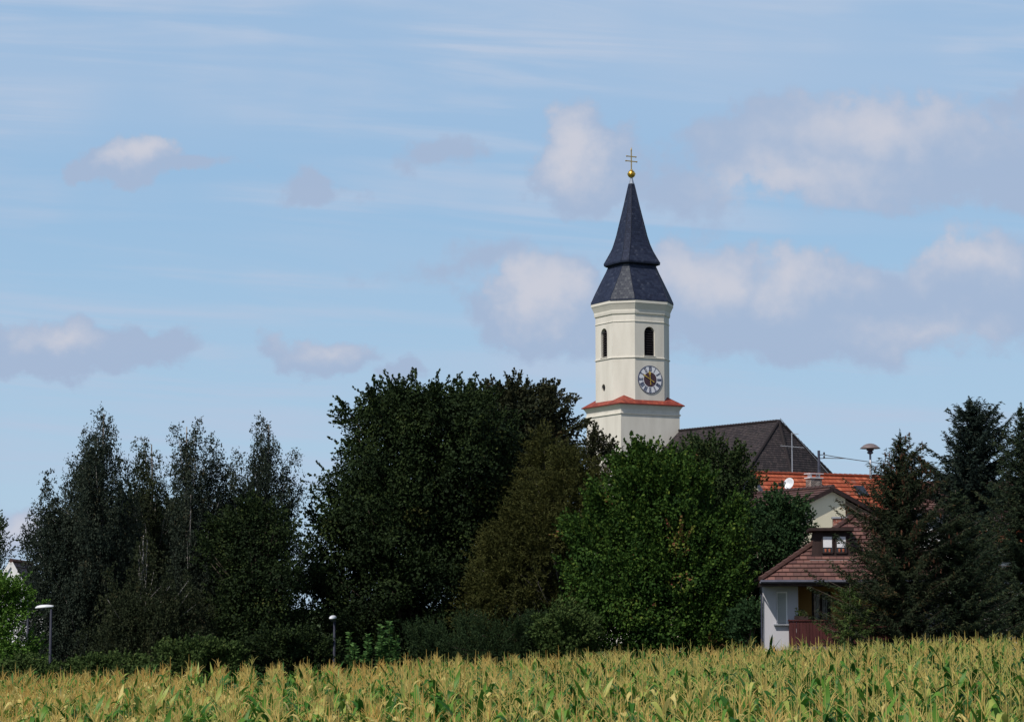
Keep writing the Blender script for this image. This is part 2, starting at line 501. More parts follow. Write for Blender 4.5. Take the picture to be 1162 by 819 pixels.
def thing(name, label, cat, loc=(0, 0, 0), rz=0.0, group=None):
    o = bpy.data.objects.new(name, None); COL.objects.link(o)
    o.location = loc; o.rotation_euler = (0, 0, rz)
    o.empty_display_size = 0.5
    return tag(o, label, cat, group)


def carve(ob, cutters):
    """subtract closed cutter meshes from a wall"""
    mb = MB()
    for c in cutters:
        i = len(mb.v); mb.v += c.v; mb.f += [tuple(q + i for q in f) for f in c.f]; mb.uv += c.uv; mb.mi += c.mi
    co = mb.build('cutter', 'black_void', ob.parent)
    md = ob.modifiers.new('cut', 'BOOLEAN'); md.object = co; md.operation = 'DIFFERENCE'; md.solver = 'EXACT'
    bpy.context.view_layer.update()
    dg = bpy.context.evaluated_depsgraph_get()
    me = bpy.data.meshes.new_from_object(ob.evaluated_get(dg))
    ob.modifiers.clear(); ob.data = me
    bpy.data.objects.remove(co)


def arch(w_, h_, depth0, depth1, cx, zb, M, n=10):
    """arched prism in a wall's frame: x across, y depth, z up"""
    r = w_ / 2
    if h_ < w_ * 1.2:      # a round opening
        pts = [(cx + r * math.cos(2 * math.pi * k / 18), zb + h_ / 2 + h_ / 2 * math.sin(2 * math.pi * k / 18)) for k in range(18)]
        a = [M @ Vector((x, depth0, z)) for x, z in pts]
        mb = MB(); mb.loft([a, [M @ Vector((x, depth1, z)) for x, z in pts]]); return mb
    pts = [(cx - r, zb), (cx + r, zb), (cx + r, zb + h_ - r)]
    pts += [(cx + r * math.cos(math.pi * k / n), zb + h_ - r + r * math.sin(math.pi * k / n)) for k in range(1, n)]
    pts += [(cx - r, zb + h_ - r)]
    a = [M @ Vector((x, depth0, z)) for x, z in pts]
    b_ = [M @ Vector((x, depth1, z)) for x, z in pts]
    mb = MB(); mb.loft([a, b_]); return mb


# ------------------------------------------------------------------ ground
xs = np.unique(np.concatenate([np.linspace(-60, 60, 81), np.geomspace(60, 6000, 14), -np.geomspace(60, 6000, 14)]))
ys = np.unique(np.concatenate([np.linspace(-40, 300, 60), np.geomspace(300, 9000, 14), [-300, -100]]))
gb = MB()
gb.v = [(x, y, gz(x, y)) for y in ys for x in xs]
nx = len(xs)
for j in range(len(ys) - 1):
    for i in range(nx - 1):
        gb.f.append((j * nx + i, j * nx + i + 1, (j + 1) * nx + i + 1, (j + 1) * nx + i)); gb.uv.append([(0, 0)] * 4); gb.mi.append(0)
tag(gb.build('ground', 'earth', smooth=True, weld=False), kind='structure')

# ------------------------------------------------------------------ church tower
TY = 236.0
TC = at(718.2, 500, TY)
tg = gz(TC.x)
Zt = lambda py: at(718, py, TY).z - tg
tower = thing('church_tower', 'tall white plastered church tower with clock, red tiled ledge and dark blue slate spire', 'church tower',
              (TC.x, TY, tg), R(28))


def octo(w_, s, z): return [(s, -w_, z), (w_, -s, z), (w_, s, z), (s, w_, z), (-s, w_, z), (-w_, s, z), (-w_, -s, z), (-s, -w_, z)]


def sq(w_, z): return [(w_, -w_, z), (w_, w_, z), (-w_, w_, z), (-w_, -w_, z)]


def off_oct(d, z, w_=3.40, s=1.75): return octo(w_ + d, s + .414 * d, z)


face_M = [Matrix.Rotation(R(90 * k), 4, 'Z') @ Matrix.Translation((0, -3.40, 0)) for k in range(4)]   # 0 = clock face, 3 = left face
zl = Zt(462)
lower = MB().loft([sq(3.5, -0.5), sq(3.5, zl)]).build('lower_wall', 'tower_plaster', tower, weld='force')
carve(lower, [arch(.72, .80, -1, .5, -.15, Zt(501.5), Matrix.Rotation(R(90 * k), 4, 'Z') @ Matrix.Translation((0, -3.5, 0))) for k in (1, 3)])
for k in (1, 3):
    M = Matrix.Rotation(R(90 * k), 4, 'Z') @ Matrix.Translation((0, -3.5, 0))
    arch(.70, .78, .16, .49, -.15, Zt(501.5) + .01, M).build('round_window', 'black_void', tower)
# cornice under the ledge and its thin moulding
zc = Zt(472)
MB().loft([sq(3.5 + .003, zc - .16), sq(3.5 + .09, zc - .12), sq(3.5 + .10, zc), sq(3.5 + .003, zc + .05)]).build('moulding', 'tower_trim', tower)
MB().loft([sq(3.503, Zt(468)), sq(3.56, Zt(466.5)), sq(3.66, Zt(464.5)), sq(3.74, Zt(463.2)), sq(3.76, zl + .02)]).build('cornice', 'tower_trim', tower)
# tiled ledge: square eave to the chamfered upper wall, rising to a point at each corner
e0 = zl + .03
A4 = sq(3.9, e0); A4b = sq(3.9, e0 - .10)
inner = off_oct(.02, e0 + .42)
lg = MB()
lg.loft([A4b, A4], cap=(True, False))
cornv = {0: (1, 0), 1: (3, 2), 2: (5, 4), 3: (7, 6)}
oc = inner
corner_pairs = [(0, 1), (2, 3), (4, 5), (6, 7)]       # oct edges at the +x-y, +x+y, -x+y, -x-y corners
for k, (i, j) in enumerate(corner_pairs):
    C4 = Vector(A4[k]); a, c = Vector(oc[i]), Vector(oc[j])
    mid = (a + c) / 2 + Vector((0, 0, .50))
    lg.wallface([C4, mid, a], 3, 3); lg.wallface([C4, c, mid], 3, 3)
    nxt = Vector(A4[(k + 1) % 4]); b2 = Vector(oc[(j + 1) % 8])
    lg.wallface([C4, nxt, b2, c], 3, 3)
lg.build('tiled_ledge', 'red_tile', tower)
# chamfered upper wall
zu0, zu1 = zl - .02, Zt(349)
upper = MB().loft([octo(3.40, 1.75, zu0), octo(3.40, 1.75, zu1)]).build('upper_wall', 'tower_plaster', tower, weld='force')
wz0, wh = Zt(407.4), Zt(374.7) - Zt(407.4)
cut = [arch(1.25, wh, -1, .5, 0, wz0, M) for M in face_M]
rz0 = Zt(446)
for k in (1, 3): cut.append(arch(.72, .80, -1, .5, -.15, rz0, face_M[k]))
carve(upper, cut)
for k, M in enumerate(face_M):
    wd = arch(1.23, wh - .02, .40, .48, 0, wz0 + .01, M).build('louvred_window', 'black_void', tower)
    lv = MB()
    for q in range(11):
        z = wz0 + .16 + q * (wh - .35) / 11
        hw = .59 if z < wz0 + wh - .7 else max(.2, math.sqrt(max(.02, .59 ** 2 - (z - (wz0 + wh - .62)) ** 2)))
        lv.box(None, (2 * hw, .26, .035), M=M @ Matrix.Translation((0, .24, z)) @ Matrix.Rotation(R(35), 4, 'X'))
    lv.build('louvres', 'louvre', wd)
    MB().box(None, (1.45, .16, .07), M=M @ Matrix.Translation((0, -.03, wz0 - .035))).build('sill', 'tower_trim', wd)
for k in (1, 3):
    arch(.70, .78, .16, .48, -.15, rz0 + .01, face_M[k]).build('round_window', 'black_void', tower)
for py, th in ((409.6, .09), (369.2, .06)):
    z = Zt(py)
    MB().loft([off_oct(.002, z - th), off_oct(th, z - th * .4), off_oct(th, z + th * .6), off_oct(.002, z + th)]).build('string_course', 'tower_trim', tower)
MB().loft([off_oct(.003, Zt(361.5)), off_oct(.10, Zt(360.5)), off_oct(.13, Zt(358)), off_oct(.13, Zt(356)), off_oct(.24, Zt(353)), off_oct(.34, Zt(350.5)),
           off_oct(.42, Zt(349)), off_oct(.42, Zt(345.8))]).build('cornice', 'tower_trim', tower)
# slate helm
pm = 11.017


def hring(P_px, ratio, py):
    w_ = P_px / pm / (.883 + .469 * ratio)
    return octo(w_, w_ * ratio, Zt(py))


sk = [hring(47.6, .52, 346.2), hring(47.2, .52, 344.6), hring(42.2, .56, 334), hring(36.2, .62, 322), hring(30.6, .70, 311), hring(27, .78, 303), hring(26, .8, 299)]
sk_mb = MB().loft(sk, uvs=(3.2, 4.0))
sk_mb.build('spire_skirt', 'slate', tower)
# sky sheen on the skirt plane towards the viewer, painted as paler slate
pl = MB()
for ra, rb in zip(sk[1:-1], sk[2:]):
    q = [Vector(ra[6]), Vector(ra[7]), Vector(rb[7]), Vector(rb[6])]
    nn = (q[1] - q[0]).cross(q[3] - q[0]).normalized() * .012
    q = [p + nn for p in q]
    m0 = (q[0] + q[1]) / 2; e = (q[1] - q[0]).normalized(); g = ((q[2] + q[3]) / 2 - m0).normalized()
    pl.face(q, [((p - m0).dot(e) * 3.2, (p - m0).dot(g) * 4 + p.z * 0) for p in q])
pl.build('sheen_slates', 'slate_sheen', tower)
sp_r = [hring(27, .78, 303.2), hring(31.9, .75, 301.6), hring(32.1, .75, 299.6), hring(28.2, .74, 293), hring(24.2, .72, 286), hring(20.8, .70, 278),
        hring(17.6, .68, 268), hring(14.9, .66, 257), hring(11.6, .64, 244), hring(8.6, .62, 232), hring(5.6, .6, 219), hring(3.1, .6, 208.5)]
MB().loft(sp_r, uvs=(3.2, 4.0)).build('spire', 'slate', tower)
rb = MB()
for i in range(8):
    rb.tube([Vector(r_[i]) for r_ in sp_r[2:]], .035, 4)
    rb.tube([Vector(r_[i]) for r_ in sk[1:]], .035, 4)
rb.build('hip_flashing', 'slate', tower)
MB().lathe((0, 0, 0), [(.30, Zt(209)), (.17, Zt(204)), (.11, Zt(201)), (.10, Zt(199))], 10).build('spire_cap', 'lead', tower)
rr = 4.5 / pm; zb_ = Zt(197.7)
orb = MB().lathe((0, 0, zb_), [(rr * math.sin(math.pi * k / 12) + (1e-9 if k in (0, 12) else 0), -rr * math.cos(math.pi * k / 12)) for k in range(13)], 20)
orb.lathe((0, 0, zb_), [(rr * 1.0, -.03), (rr * 1.10, -.02), (rr * 1.10, .02), (rr * 1.0, .03)], 20)
orb.build('golden_orb', 'gold', tower, smooth=True)
cz = MB()
cz.lathe((0, 0, Zt(193.3)), [(.16, -.03), (.16, .04), (.05, .08)], 10)
cz.box((0, 0, (Zt(193.3) + Zt(171)) / 2), (.10, .08, Zt(171) - Zt(193.3)))
for py, hw in ((177.8, 5.4), (183.2, 6.4)):
    hw = hw / pm / math.cos(R(28))
    z = Zt(py)
    cz.box((0, 0, z), (2 * hw, .07, .10))
    for sgn in (-1, 1): cz.lathe((sgn * hw, 0, z), [(.01, -.10), (.10, 0), (.01, .10)], 6)
cz.lathe((0, 0, Zt(171)), [(.07, -.05), (.09, .08), (.01, .35)], 6)
cz.build('double_cross', 'gilt_iron', tower)
# clock
ck = face_M[0] @ Matrix.Translation((.02, -.0, Zt(433.8)))


def disc(r0, r1, y0, y1, n=48, c=Matrix.Identity(4)):
    mb = MB()
    P = lambda r, a, y: ck @ Vector((r * math.sin(a), y, r * math.cos(a)))
    for k in range(n):
        a, b2 = 2 * math.pi * k / n, 2 * math.pi * (k + 1) / n
        if r0 > 0:
            mb.face([P(r0, a, y1), P(r0, b2, y1), P(r1, b2, y1), P(r1, a, y1)])
            mb.face([P(r0, a, y0), P(r0, b2, y0), P(r0, b2, y1), P(r0, a, y1)])
        else:
            mb.face([P(0, a, y1), P(r1, b2, y1), P(r1, a, y1)])
        mb.face([P(r1, a, y0), P(r1, b2, y0), P(r1, b2, y1), P(r1, a, y1)])
    return mb


CR = 1.43
clock = disc(0, CR - .05, -.003, -.05).build('clock', 'dial_white', tower)
disc(CR - .06, CR, -.002, -.07).build('rim', 'dial_navy', clock)
disc(0, CR * .53, -.05, -.062).build('inner_dial', 'dial_brown', clock)
NUM = ['XII', 'I', 'II', 'III', 'IIII', 'V', 'VI', 'VII', 'VIII', 'IX', 'X', 'XI']
for k, s in enumerate(NUM):
    Mn = ck @ Matrix.Rotation(R(30 * k), 4, 'Y') @ Matrix.Translation((0, -.06, CR * .755))
    nm = MB(); H = .44
    wdt = {'I': .085, 'V': .19, 'X': .20}
    tot = sum(wdt[c] for c in s); x = -tot / 2
    if k in (4, 5, 6, 7, 8): pass
    for c in s:
        cx_ = x + wdt[c] / 2; x += wdt[c]

        def stroke(x0, x1, th=.05):
            d = Vector((x1 - x0, 0, H)); ang = math.atan2(d.x, d.z)
            nm.box(None, (th, .015, d.length), M=Mn @ Matrix.Translation(((x0 + x1) / 2, 0, 0)) @ Matrix.Rotation(ang, 4, 'Y'))
        if c == 'I': stroke(cx_, cx_)
        if c == 'V': stroke(cx_, cx_ - .07, .055); stroke(cx_ + .002, cx_ + .07, .03)
        if c == 'X': stroke(cx_ + .07, cx_ - .07, .055); stroke(cx_ - .07, cx_ + .07, .03)
    # serif bars
    for sg in (-1, 1):
        nm.box(None, (tot, .013, .03), M=Mn @ Matrix.Translation((0, .002, sg * H / 2)))
    nm.build('numeral', 'dial_navy', clock)


def hand(ang, ln, tail, wd, depth, fancy):
    Mh = ck @ Matrix.Rotation(R(ang), 4, 'Y') @ Matrix.Translation((0, depth, 0))
    mb = MB()
    mb.box(None, (wd, .02, ln + tail), M=Mh @ Matrix.Translation((0, 0, (ln - tail) / 2)))
    mb.box(None, (wd * 1.8, .022, .16), M=Mh @ Matrix.Translation((0, 0, -tail + .06)))
    if fancy:
        pts = [(-.03, -.2), (-.15, 0), (0, .28), (.15, 0), (.03, -.2)]
        a = [Mh @ Vector((x, -.012, z + ln - .1)) for x, z in pts]; b2 = [Mh @ Vector((x, .012, z + ln - .1)) for x, z in pts]
        mb.loft([a, b2])
    else:
        pts = [(-.05, -.4), (-.055, 0), (0, .12), (.055, 0), (.05, -.4)]
        a = [Mh @ Vector((x, -.012, z + ln)) for x, z in pts]; b2 = [Mh @ Vector((x, .012, z + ln)) for x, z in pts]
        mb.loft([a, b2])
    return mb


hand(-5, .74, .52, .07, -.085, True).build('hour_hand', 'gold', clock)
hand(-60, .88, .50, .06, -.115, False).build('minute_hand', 'gold', clock)

# ------------------------------------------------------------------ church nave
NP = at(884, 478, 222)
al = R(35)
Ax = Vector((math.sin(al), -math.cos(al), 0)); Lf = Vector((-math.cos(al), -math.sin(al), 0))
ng = gz(NP.x)
nave = thing('church_nave', 'long church nave with steep dark brown tiled roof beside the white tower', 'church', (NP.x, NP.y, ng))
P0 = Vector((0, 0, NP.z - ng))
drop, eta, rho = 8.6, 1.06, .30
LR = 16.6
hw = drop * eta
Pb = P0 - Ax * LR
eL = P0 + Lf * hw + Ax * drop * rho - Vector((0, 0, drop)); eR = P0 - Lf * hw + Ax * drop * rho - Vector((0, 0, drop))
bL = Pb + Lf * hw - Vector((0, 0, drop)); bR = Pb - Lf * hw - Vector((0, 0, drop))
eM = P0 + Ax * (drop * rho + 1.6) + Lf * 1.2 - Vector((0, 0, drop))
nr = MB()
nr.tiles(bL, eL, P0, Pb, .27, .24, .03)
nr.tiles(eR, bR, Pb, P0, .27, .24, .03)
nr.tiles(eL, eM, P0, P0, .27, .24, .03)
nr.tiles(eM, eR, P0, P0, .27, .24, .03)
roof = nr.build('roof', 'nave_tile', nave)
rd = MB()
UPv = Vector((0, 0, .08))
for a, b2 in ((Pb, P0), (P0, eL), (P0, eR), (P0, eM)):
    L = (b2 - a).length; n = int(L / .42)
    for k in range(n):
        c0, c1 = a.lerp(b2, k / n), a.lerp(b2, (k + 1.05) / n)
        rd.tube([c0 + UPv, c1 + UPv * .6], [.17, .14], 6)
rd.build('ridge_tiles', 'nave_tile', roof)
wl = MB()
dn = Vector((0, 0, 1))
ins = lambda p, s=.93: Vector((p.x * s, p.y * s, 0))
ring = [ins(eL) + Ax * -.2, ins(eM) + Ax * -.4, ins(eR) + Ax * -.2, bR * 1, bL * 1]
ring = [Vector((p.x, p.y, 0)) for p in ring]
wl.loft([[p + dn * -.5 for p in ring], [p + dn * (eL.z - .02) for p in ring]])
wl.build('wall', 'tower_plaster', nave)
lc = MB().tube([P0 + Vector((.1, -.1, .3)), P0.lerp(eR, .5) + Vector((-.55, -.35, .45)), eR + Vector((-1.4, -.8, .7))], .035, 5)
lc.build('lightning_conductor', 'galvanised', nave)


# ------------------------------------------------------------------ houses
def house_frame(name, label, cat, origin, rz):
    return thing(name, label, cat, origin, rz)


def gable_house(root, x0, x1, y0, y1, zb, ze, zr, wallm, roofm, ov=.5, axis='x', tile=(.38, .3), verge=None):
    """ridge along local x or y; walls as one closed shell"""
    if axis == 'x':
        ym = (y0 + y1) / 2
        prof = [(y0, zb), (y1, zb), (y1, ze), (ym, zr), (y0, ze)]
        W = lambda a, q: Vector((a, q[0], q[1]))
        A, B = x0, x1
    else:
        xm = (x0 + x1) / 2
        prof = [(x0, zb), (x1, zb), (x1, ze), (xm, zr), (x0, ze)]
        W = lambda a, q: Vector((q[0], a, q[1]))
        A, B = y0, y1
    wl = MB()
    a = [W(A, q) for q in prof]; b2 = [W(B, q) for q in prof]
    for i in range(5):
        j = (i + 1) % 5
        if i in (2, 3): continue
        wl.wallface([a[i], a[j], b2[j], b2[i]], 4, 12)
    wl.wallface(a, 4, 12); wl.wallface(b2, 4, 12)
    wl.build('wall', wallm, root)
    lo, hi = prof[0][0], prof[1][0]; mid = (lo + hi) / 2
    k = (zr - ze) / (mid - lo)
    t_ = .12
    R0 = MB()
    e_l, e_h = (lo - ov, ze - ov * k + t_), (hi + ov, ze - ov * k + t_)
    rg = (mid, zr + t_)
    A2, B2 = A - ov, B + ov
    R0.tiles(W(A2, e_l), W(B2, e_l), W(B2, rg), W(A2, rg), *tile)
    R0.tiles(W(B2, e_h), W(A2, e_h), W(A2, rg), W(B2, rg), *tile)
    ro = R0.build('roof', roofm, root)
    # boarded underside and barge boards
    V = MB()
    for s_ in (e_l, e_h):
        p = [W(A2, (s_[0], s_[1] - .03)), W(B2, (s_[0], s_[1] - .03)), W(B2, (mid, zr + t_ - .03)), W(A2, (mid, zr + t_ - .03))]
        V.face(p)
        for en in (A2, B2):
            a0 = W(en, (s_[0], s_[1] - .08)); a1 = W(en, (mid, rg[1] - .08))
            V.bar(a0, a1, .06, .22)
        V.bar(W(A2, (s_[0], s_[1] - .06)), W(B2, (s_[0], s_[1] - .06)), .10, .12)
    V.build('barge_boards', verge or 'dark_wood', ro, weld=False)
    rt = MB(); n = int((B2 - A2) / .4)
    for q in range(n):
        c0, c1 = A2 + (B2 - A2) * q / n, A2 + (B2 - A2) * (q + 1.05) / n
        rt.tube([W(c0, (mid, rg[1] + .05)), W(c1, (mid, rg[1] + .03))], [.13, .11], 6)
    rt.build('ridge_tiles', roofm, ro)
    return ro


# --- house with the orange roof
OY = 150.0
o0 = at(852, 536, 147.5); o1 = at(1012, 543, 152.5)
ang = math.atan2(o1.y - o0.y, o1.x - o0.x)
og = gz(o0.x)
oh = house_frame('house', 'long house with bright orange tiled roof below the dark church roof', 'house', (o0.x, o0.y, og), ang)
L = 12.5; zr = o0.z - og - .15
oroof = gable_house(oh, .45, L, -3.6, 3.6, -.5, zr - 3.4, zr, 'cream_plaster', 'orange_tile', .4, 'x', (.40, .30), 'grey_metal')


def on(px, py, Yl):
    """photo pixel at local depth Yl of the orange house -> local point"""
    Y = o0.y
    for _ in range(6):
        p = at(px, py, Y)
        d = Matrix.Rotation(-ang, 3, 'Z') @ (p - Vector((o0.x, o0.y, og)))
        Y += (Yl - d.y)
    return d


slope_o = 3.4 / 3.6
# brick chimney on the near slope
c = on(923.5, 545, -1.2)
ch = MB().box((c.x, c.y, zr - 1.0), (.85, .6, 1.55), s_uv=(5, 13)).build('chimney', 'grey_brick', oroof)
# dark roof opening and skylight
for px, wd_, y_ in ((880, .95, -2.1), (977, .75, -1.15)):
    p = on(px, 550, y_)
    zz = zr + y_ * slope_o + .2
    M = Matrix.Translation((p.x, y_, zz)) @ Matrix.Rotation(math.atan(slope_o), 4, 'X')
    fr = MB().box(None, (wd_, .9, .10), M=M).build('skylight', 'grey_metal', oh)
    MB().box(None, (wd_ - .14, .76, .02), M=M @ Matrix.Translation((0, 0, .062))).build('pane', 'glass', fr)
for k in range(4):
    wx = 1.8 + k * 2.8
    fr = MB().box((wx, -3.63, 4.6), (1.1, .10, 1.3)).build('window', 'white_paint', oh)
    MB().box((wx, -3.69, 4.6), (.9, .03, 1.1)).build('pane', 'glass', fr)


def world_of(rz, org, p): return Matrix.Rotation(rz, 3, 'Z') @ Vector(p) + Vector(org)


# chimney cover plates
cap = MB()
cap.box((c.x, c.y, zr - .16), (1.0, .72, .06))
for sx in (-.32, .32): cap.box((c.x + sx, c.y, zr - .02), (.06, .4, .22))
cap.box((c.x, c.y, zr + .11), (1.05, .7, .05))
cap.build('chimney_cover', 'pale_metal', ch)

# satellite dish on a short mast
d0 = on(896, 549, -2.4); dw = world_of(ang, (o0.x, o0.y, og), (d0.x, -2.4, d0.z))
dish = thing('satellite_dish', 'round pale satellite dish on the orange roof left of the chimney', 'satellite dish', (dw.x, dw.y, dw.z - .9))
q = Vector((-.62, -.72, .28)).normalized().to_track_quat('Z', 'Y').to_matrix().to_4x4()
M = Matrix.Translation((0, 0, .9)) @ q
db = MB().lathe((0, 0, 0), [(.001, 0), (.13, .01), (.26, .045), (.365, .1), (.385, .115), (.365, .12), (.26, .065), (.001, .02)], 24)
db.v = [tuple(M @ Vector(p)) for p in db.v]
db.build('reflector', 'pale_metal', dish, smooth=True)
MB().tube([(0.05, .05, -.6), (0.05, .05, .85)], .03, 6).build('mast', 'galvanised', dish)
ar = MB().tube([M @ Vector((0, -.42, .1)), M @ Vector((0, -.1, .52))], .015, 5)
ar.box(None, (.07, .07, .12), M=M @ Matrix.Translation((0, -.08, .52)))
ar.build('feed_arm', 'grey_metal', dish)

# television antennas
aw = at(899.2, 545, 150.6)
ant = thing('television_antenna', 'tall grey television antenna mast rising in front of the church roof', 'antenna', (aw.x, aw.y, aw.z - .8))
zt = at(899, 491, 150.6).z - ant.location.z
MB().tube([(0, 0, 0), (0, 0, zt)], [.05, .032], 6).build('mast', 'galvanised', ant)
zy = at(899, 506, 150.6).z - ant.location.z
el = MB().tube([(-.75, .1, zy + .03), (.8, -.1, zy - .12)], .022, 5)
for k in range(8):
    x = -.7 + k * .2
    el.tube([(x - .02, -.28 + k * .015, zy - x * .1), (x + .02, .28 - k * .015, zy - x * .1)], .012, 4)
el.build('lower_array', 'galvanised', ant)
el = MB().tube([(0, 0, zt - .05), (.42, -.1, zt - .08)], .02, 5)
for k in range(4): el.tube([(.1 + .1 * k, -.2, zt - .06), (.1 + .1 * k, .2, zt - .06)], .012, 4)
el.build('upper_array', 'galvanised', ant)
aw = at(879, 556, 147.4)
ant2 = thing('roof_antenna', 'small dark antenna frame on the orange roof left of the dish', 'antenna', (aw.x, aw.y, aw.z - .8))
fa = MB()
for x in (-.32, 0, .32): fa.tube([(x, 0, 0), (x, 0, 1.15)], .022, 5)
fa.bar((-.4, 0, 1.1), (.5, 0, 1.14), .03, .03); fa.bar((-.4, 0, .75), (.4, 0, .75), .03, .03)
fa.build('frame', 'grey_metal', ant2)
MB().box((.42, 0, 1.22), (.35, .12, .14), rz=.3).build('box', 'dark_wood', ant2)

# siren on its mast
sw = at(988, 545, 151.5)
sir = thing('siren', 'mushroom shaped roof siren with brown domed cap on a grey mast', 'siren', (sw.x, sw.y, sw.z - .9))
zs = at(988, 509, 151.5).z - sir.location.z
MB().tube([(0, 0, 0), (0, 0, zs - .1)], [.085, .07], 10).build('mast', 'galvanised', sir, smooth=True)
MB().lathe((0, 0, zs), [(.09, -.36), (.20, -.30), (.20, -.20), (.13, -.18), (.24, -.10), (.25, 0), (.22, .06)], 16).build('horn', 'grey_metal', sir)
MB().lathe((0, 0, zs), [(.10, .02), (.62, .0), (.69, .01), (.60, .09), (.45, .22), (.27, .31), (.12, .345), (.001, .355)], 28).build('cap', 'siren_metal', sir, smooth=True)

# utility pole and cable
pw = at(929.5, 541, 156.5)
pole = thing('utility_pole', 'dark utility pole with insulators behind the orange roof', 'utility pole', (pw.x, pw.y, gz(pw.x)))
zt = at(929.5, 511, 156.5).z - gz(pw.x)
MB().tube([(0, 0, -.3), (0, 0, zt)], [.14, .09], 8).build('mast', 'grey_metal', pole)
ia = MB()
for z in (zt - .3, zt - .55): ia.bar((0, 0, z), (.38, -.02, z + .02), .05, .05)
ia.build('crossarm', 'grey_metal', pole)
for x, z in ((.36, zt - .3), (.36, zt - .55)):
    MB().lathe((x, -.02, z + .06), [(.03, -.05), (.07, 0), (.05, .05), (.07, .09), (.03, .13)], 8).build('insulator', 'dark_wood', pole)
pw2 = at(1240, 560, 150)
pole2 = bpy.data.objects.new('utility_pole', None); COL.objects.link(pole2)
pole2.location = (pw2.x, pw2.y, gz(pw2.x))
tag(pole2, 'utility pole carrying the far end of the cable beyond the spruces', 'utility pole')
zt2 = at(1240, 531, 150).z - gz(pw2.x)
MB().tube([(0, 0, -.3), (0, 0, zt2 + .2)], [.14, .09], 8).build('mast', 'grey_metal', pole2)
cb = MB()
A_ = Vector((pw.x + .36, pw.y - .02, gz(pw.x) + zt - .3)); B_ = Vector((pw2.x, pw2.y, gz(pw2.x) + zt2))
for dz in (0, -.22):
    pts = []
    for k in range(25):
        s_ = k / 24
        p = A_.lerp(B_, s_) + Vector((0, 0, -.55 * 4 * s_ * (1 - s_)))
        if dz: p.z += dz * max(0, 1 - s_ * 12)
        pts.append(p)
    if dz: pts = pts[:3]
    cb.tube(pts, .028, 5)
tag(cb.build('power_cable', 'cable'), 'thin dark overhead cable sagging from the utility pole towards the spruces', 'cable')

# --- cream gabled house
GY = 120.0
g0 = at(945.5, 552.5, GY)
gg = gz(g0.x)
gh = house_frame('house', 'cream gabled house with dark brown roof in front of the orange roof', 'house', (g0.x, g0.y, gg), R(25))
zr = g0.z - gg - .14
kk = math.tan(R(24))
HWg = 4.6
groof = gable_house(gh, -HWg, HWg, .55, 11.5, -.5, zr - HWg * kk, zr, 'cream_plaster', 'brown_tile', .55, 'y', (.36, .30))
# recessed bay right of the cream front, its shade put into a dark colour
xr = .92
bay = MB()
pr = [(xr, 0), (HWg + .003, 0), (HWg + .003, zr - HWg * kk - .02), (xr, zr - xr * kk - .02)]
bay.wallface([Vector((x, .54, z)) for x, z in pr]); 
bay.build('shaded_bay', 'taupe_plaster', gh)
fb = MB()
pr = [(-HWg, 0), (xr - .02, 0), (xr - .02, zr - (xr) * kk - .03), (0, zr - .03), (-HWg, zr - HWg * kk - .03)]
fb.loft([[Vector((x, .535, z)) for x, z in pr], [Vector((x, .25, z)) for x, z in pr]])
fb.build('gable_front', 'cream_plaster', gh)
for wx in (-2.6, -.6):
    fr = MB().box((wx, .22, 4.4), (1.2, .08, 1.3)).build('window', 'white_paint', gh)
    MB().box((wx, .172, 4.4), (1.0, .03, 1.1)).build('pane', 'glass', fr)

# --- nearest house: hipped roof, dormer, balcony
HX0 = at(866, 690, 94).x
hg = gz(13)
hh = house_frame('house', 'nearest house with hipped brown roof, dormer, shuttered window and maroon balcony', 'house', (HX0, 94, hg), R(-5))
def hl(px, py, y):
    p = at(px, py, 94 + y); return Vector((p.x - HX0, y, p.z - hg))
W_, D_ = 7.5, 7.0
OVF = 1.15
ze = hl(880, 659, -OVF).z
zh = hl(961, 586, 3.5).z
# walls
wl = MB()
recess0 = hl(905.5, 690, 0).x; recess1 = 5.6
plan = [(0, 0), (recess0, 0), (recess0, 1.5), (recess1, 1.5), (recess1, 0), (W_, 0), (W_, D_), (0, D_)]
wtop = ze - .04
hw_ob = MB().loft([[Vector((x, y, -.5)) for x, y in plan], [Vector((x, y, wtop)) for x, y in plan]]).build('wall', 'shaded_plaster', hh, weld='force')
# shuttered window carved in
sx0, sx1 = hl(881, 690, 0).x, hl(893.5, 690, 0).x
sz0, sz1 = hl(887, 707.5, 0).z, hl(887, 671, 0).z
carve(hw_ob, [MB().box(((sx0 + sx1) / 2, 0, (sz0 + sz1) / 2), (sx1 - sx0, .3, sz1 - sz0))])
fr = MB()
cxw = (sx0 + sx1) / 2; ww = sx1 - sx0
for sx in (-1, 1): fr.box((cxw + sx * (ww / 2 - .03), .10, (sz0 + sz1) / 2), (.05, .08, sz1 - sz0))
fr.box((cxw, .10, sz1 - .03), (ww - .1, .08, .05))
wn = fr.build('window', 'white_paint', hh)
sh = MB(); n = 22
for k in range(n):
    z = sz0 + .02 + (sz1 - sz0 - .06) * (k + .5) / n
    sh.box((cxw, .09, z), (ww - .10, .03, (sz1 - sz0) / n * .86))
sh.box((cxw, .12, (sz0 + sz1) / 2), (ww - .1, .01, sz1 - sz0 - .04))
sh.build('roller_shutter', 'shutter', wn)
MB().box((cxw - .03, -.05, sz0 - .03), (ww + .18, .22, .05)).build('sill', 'galvanised', wn)
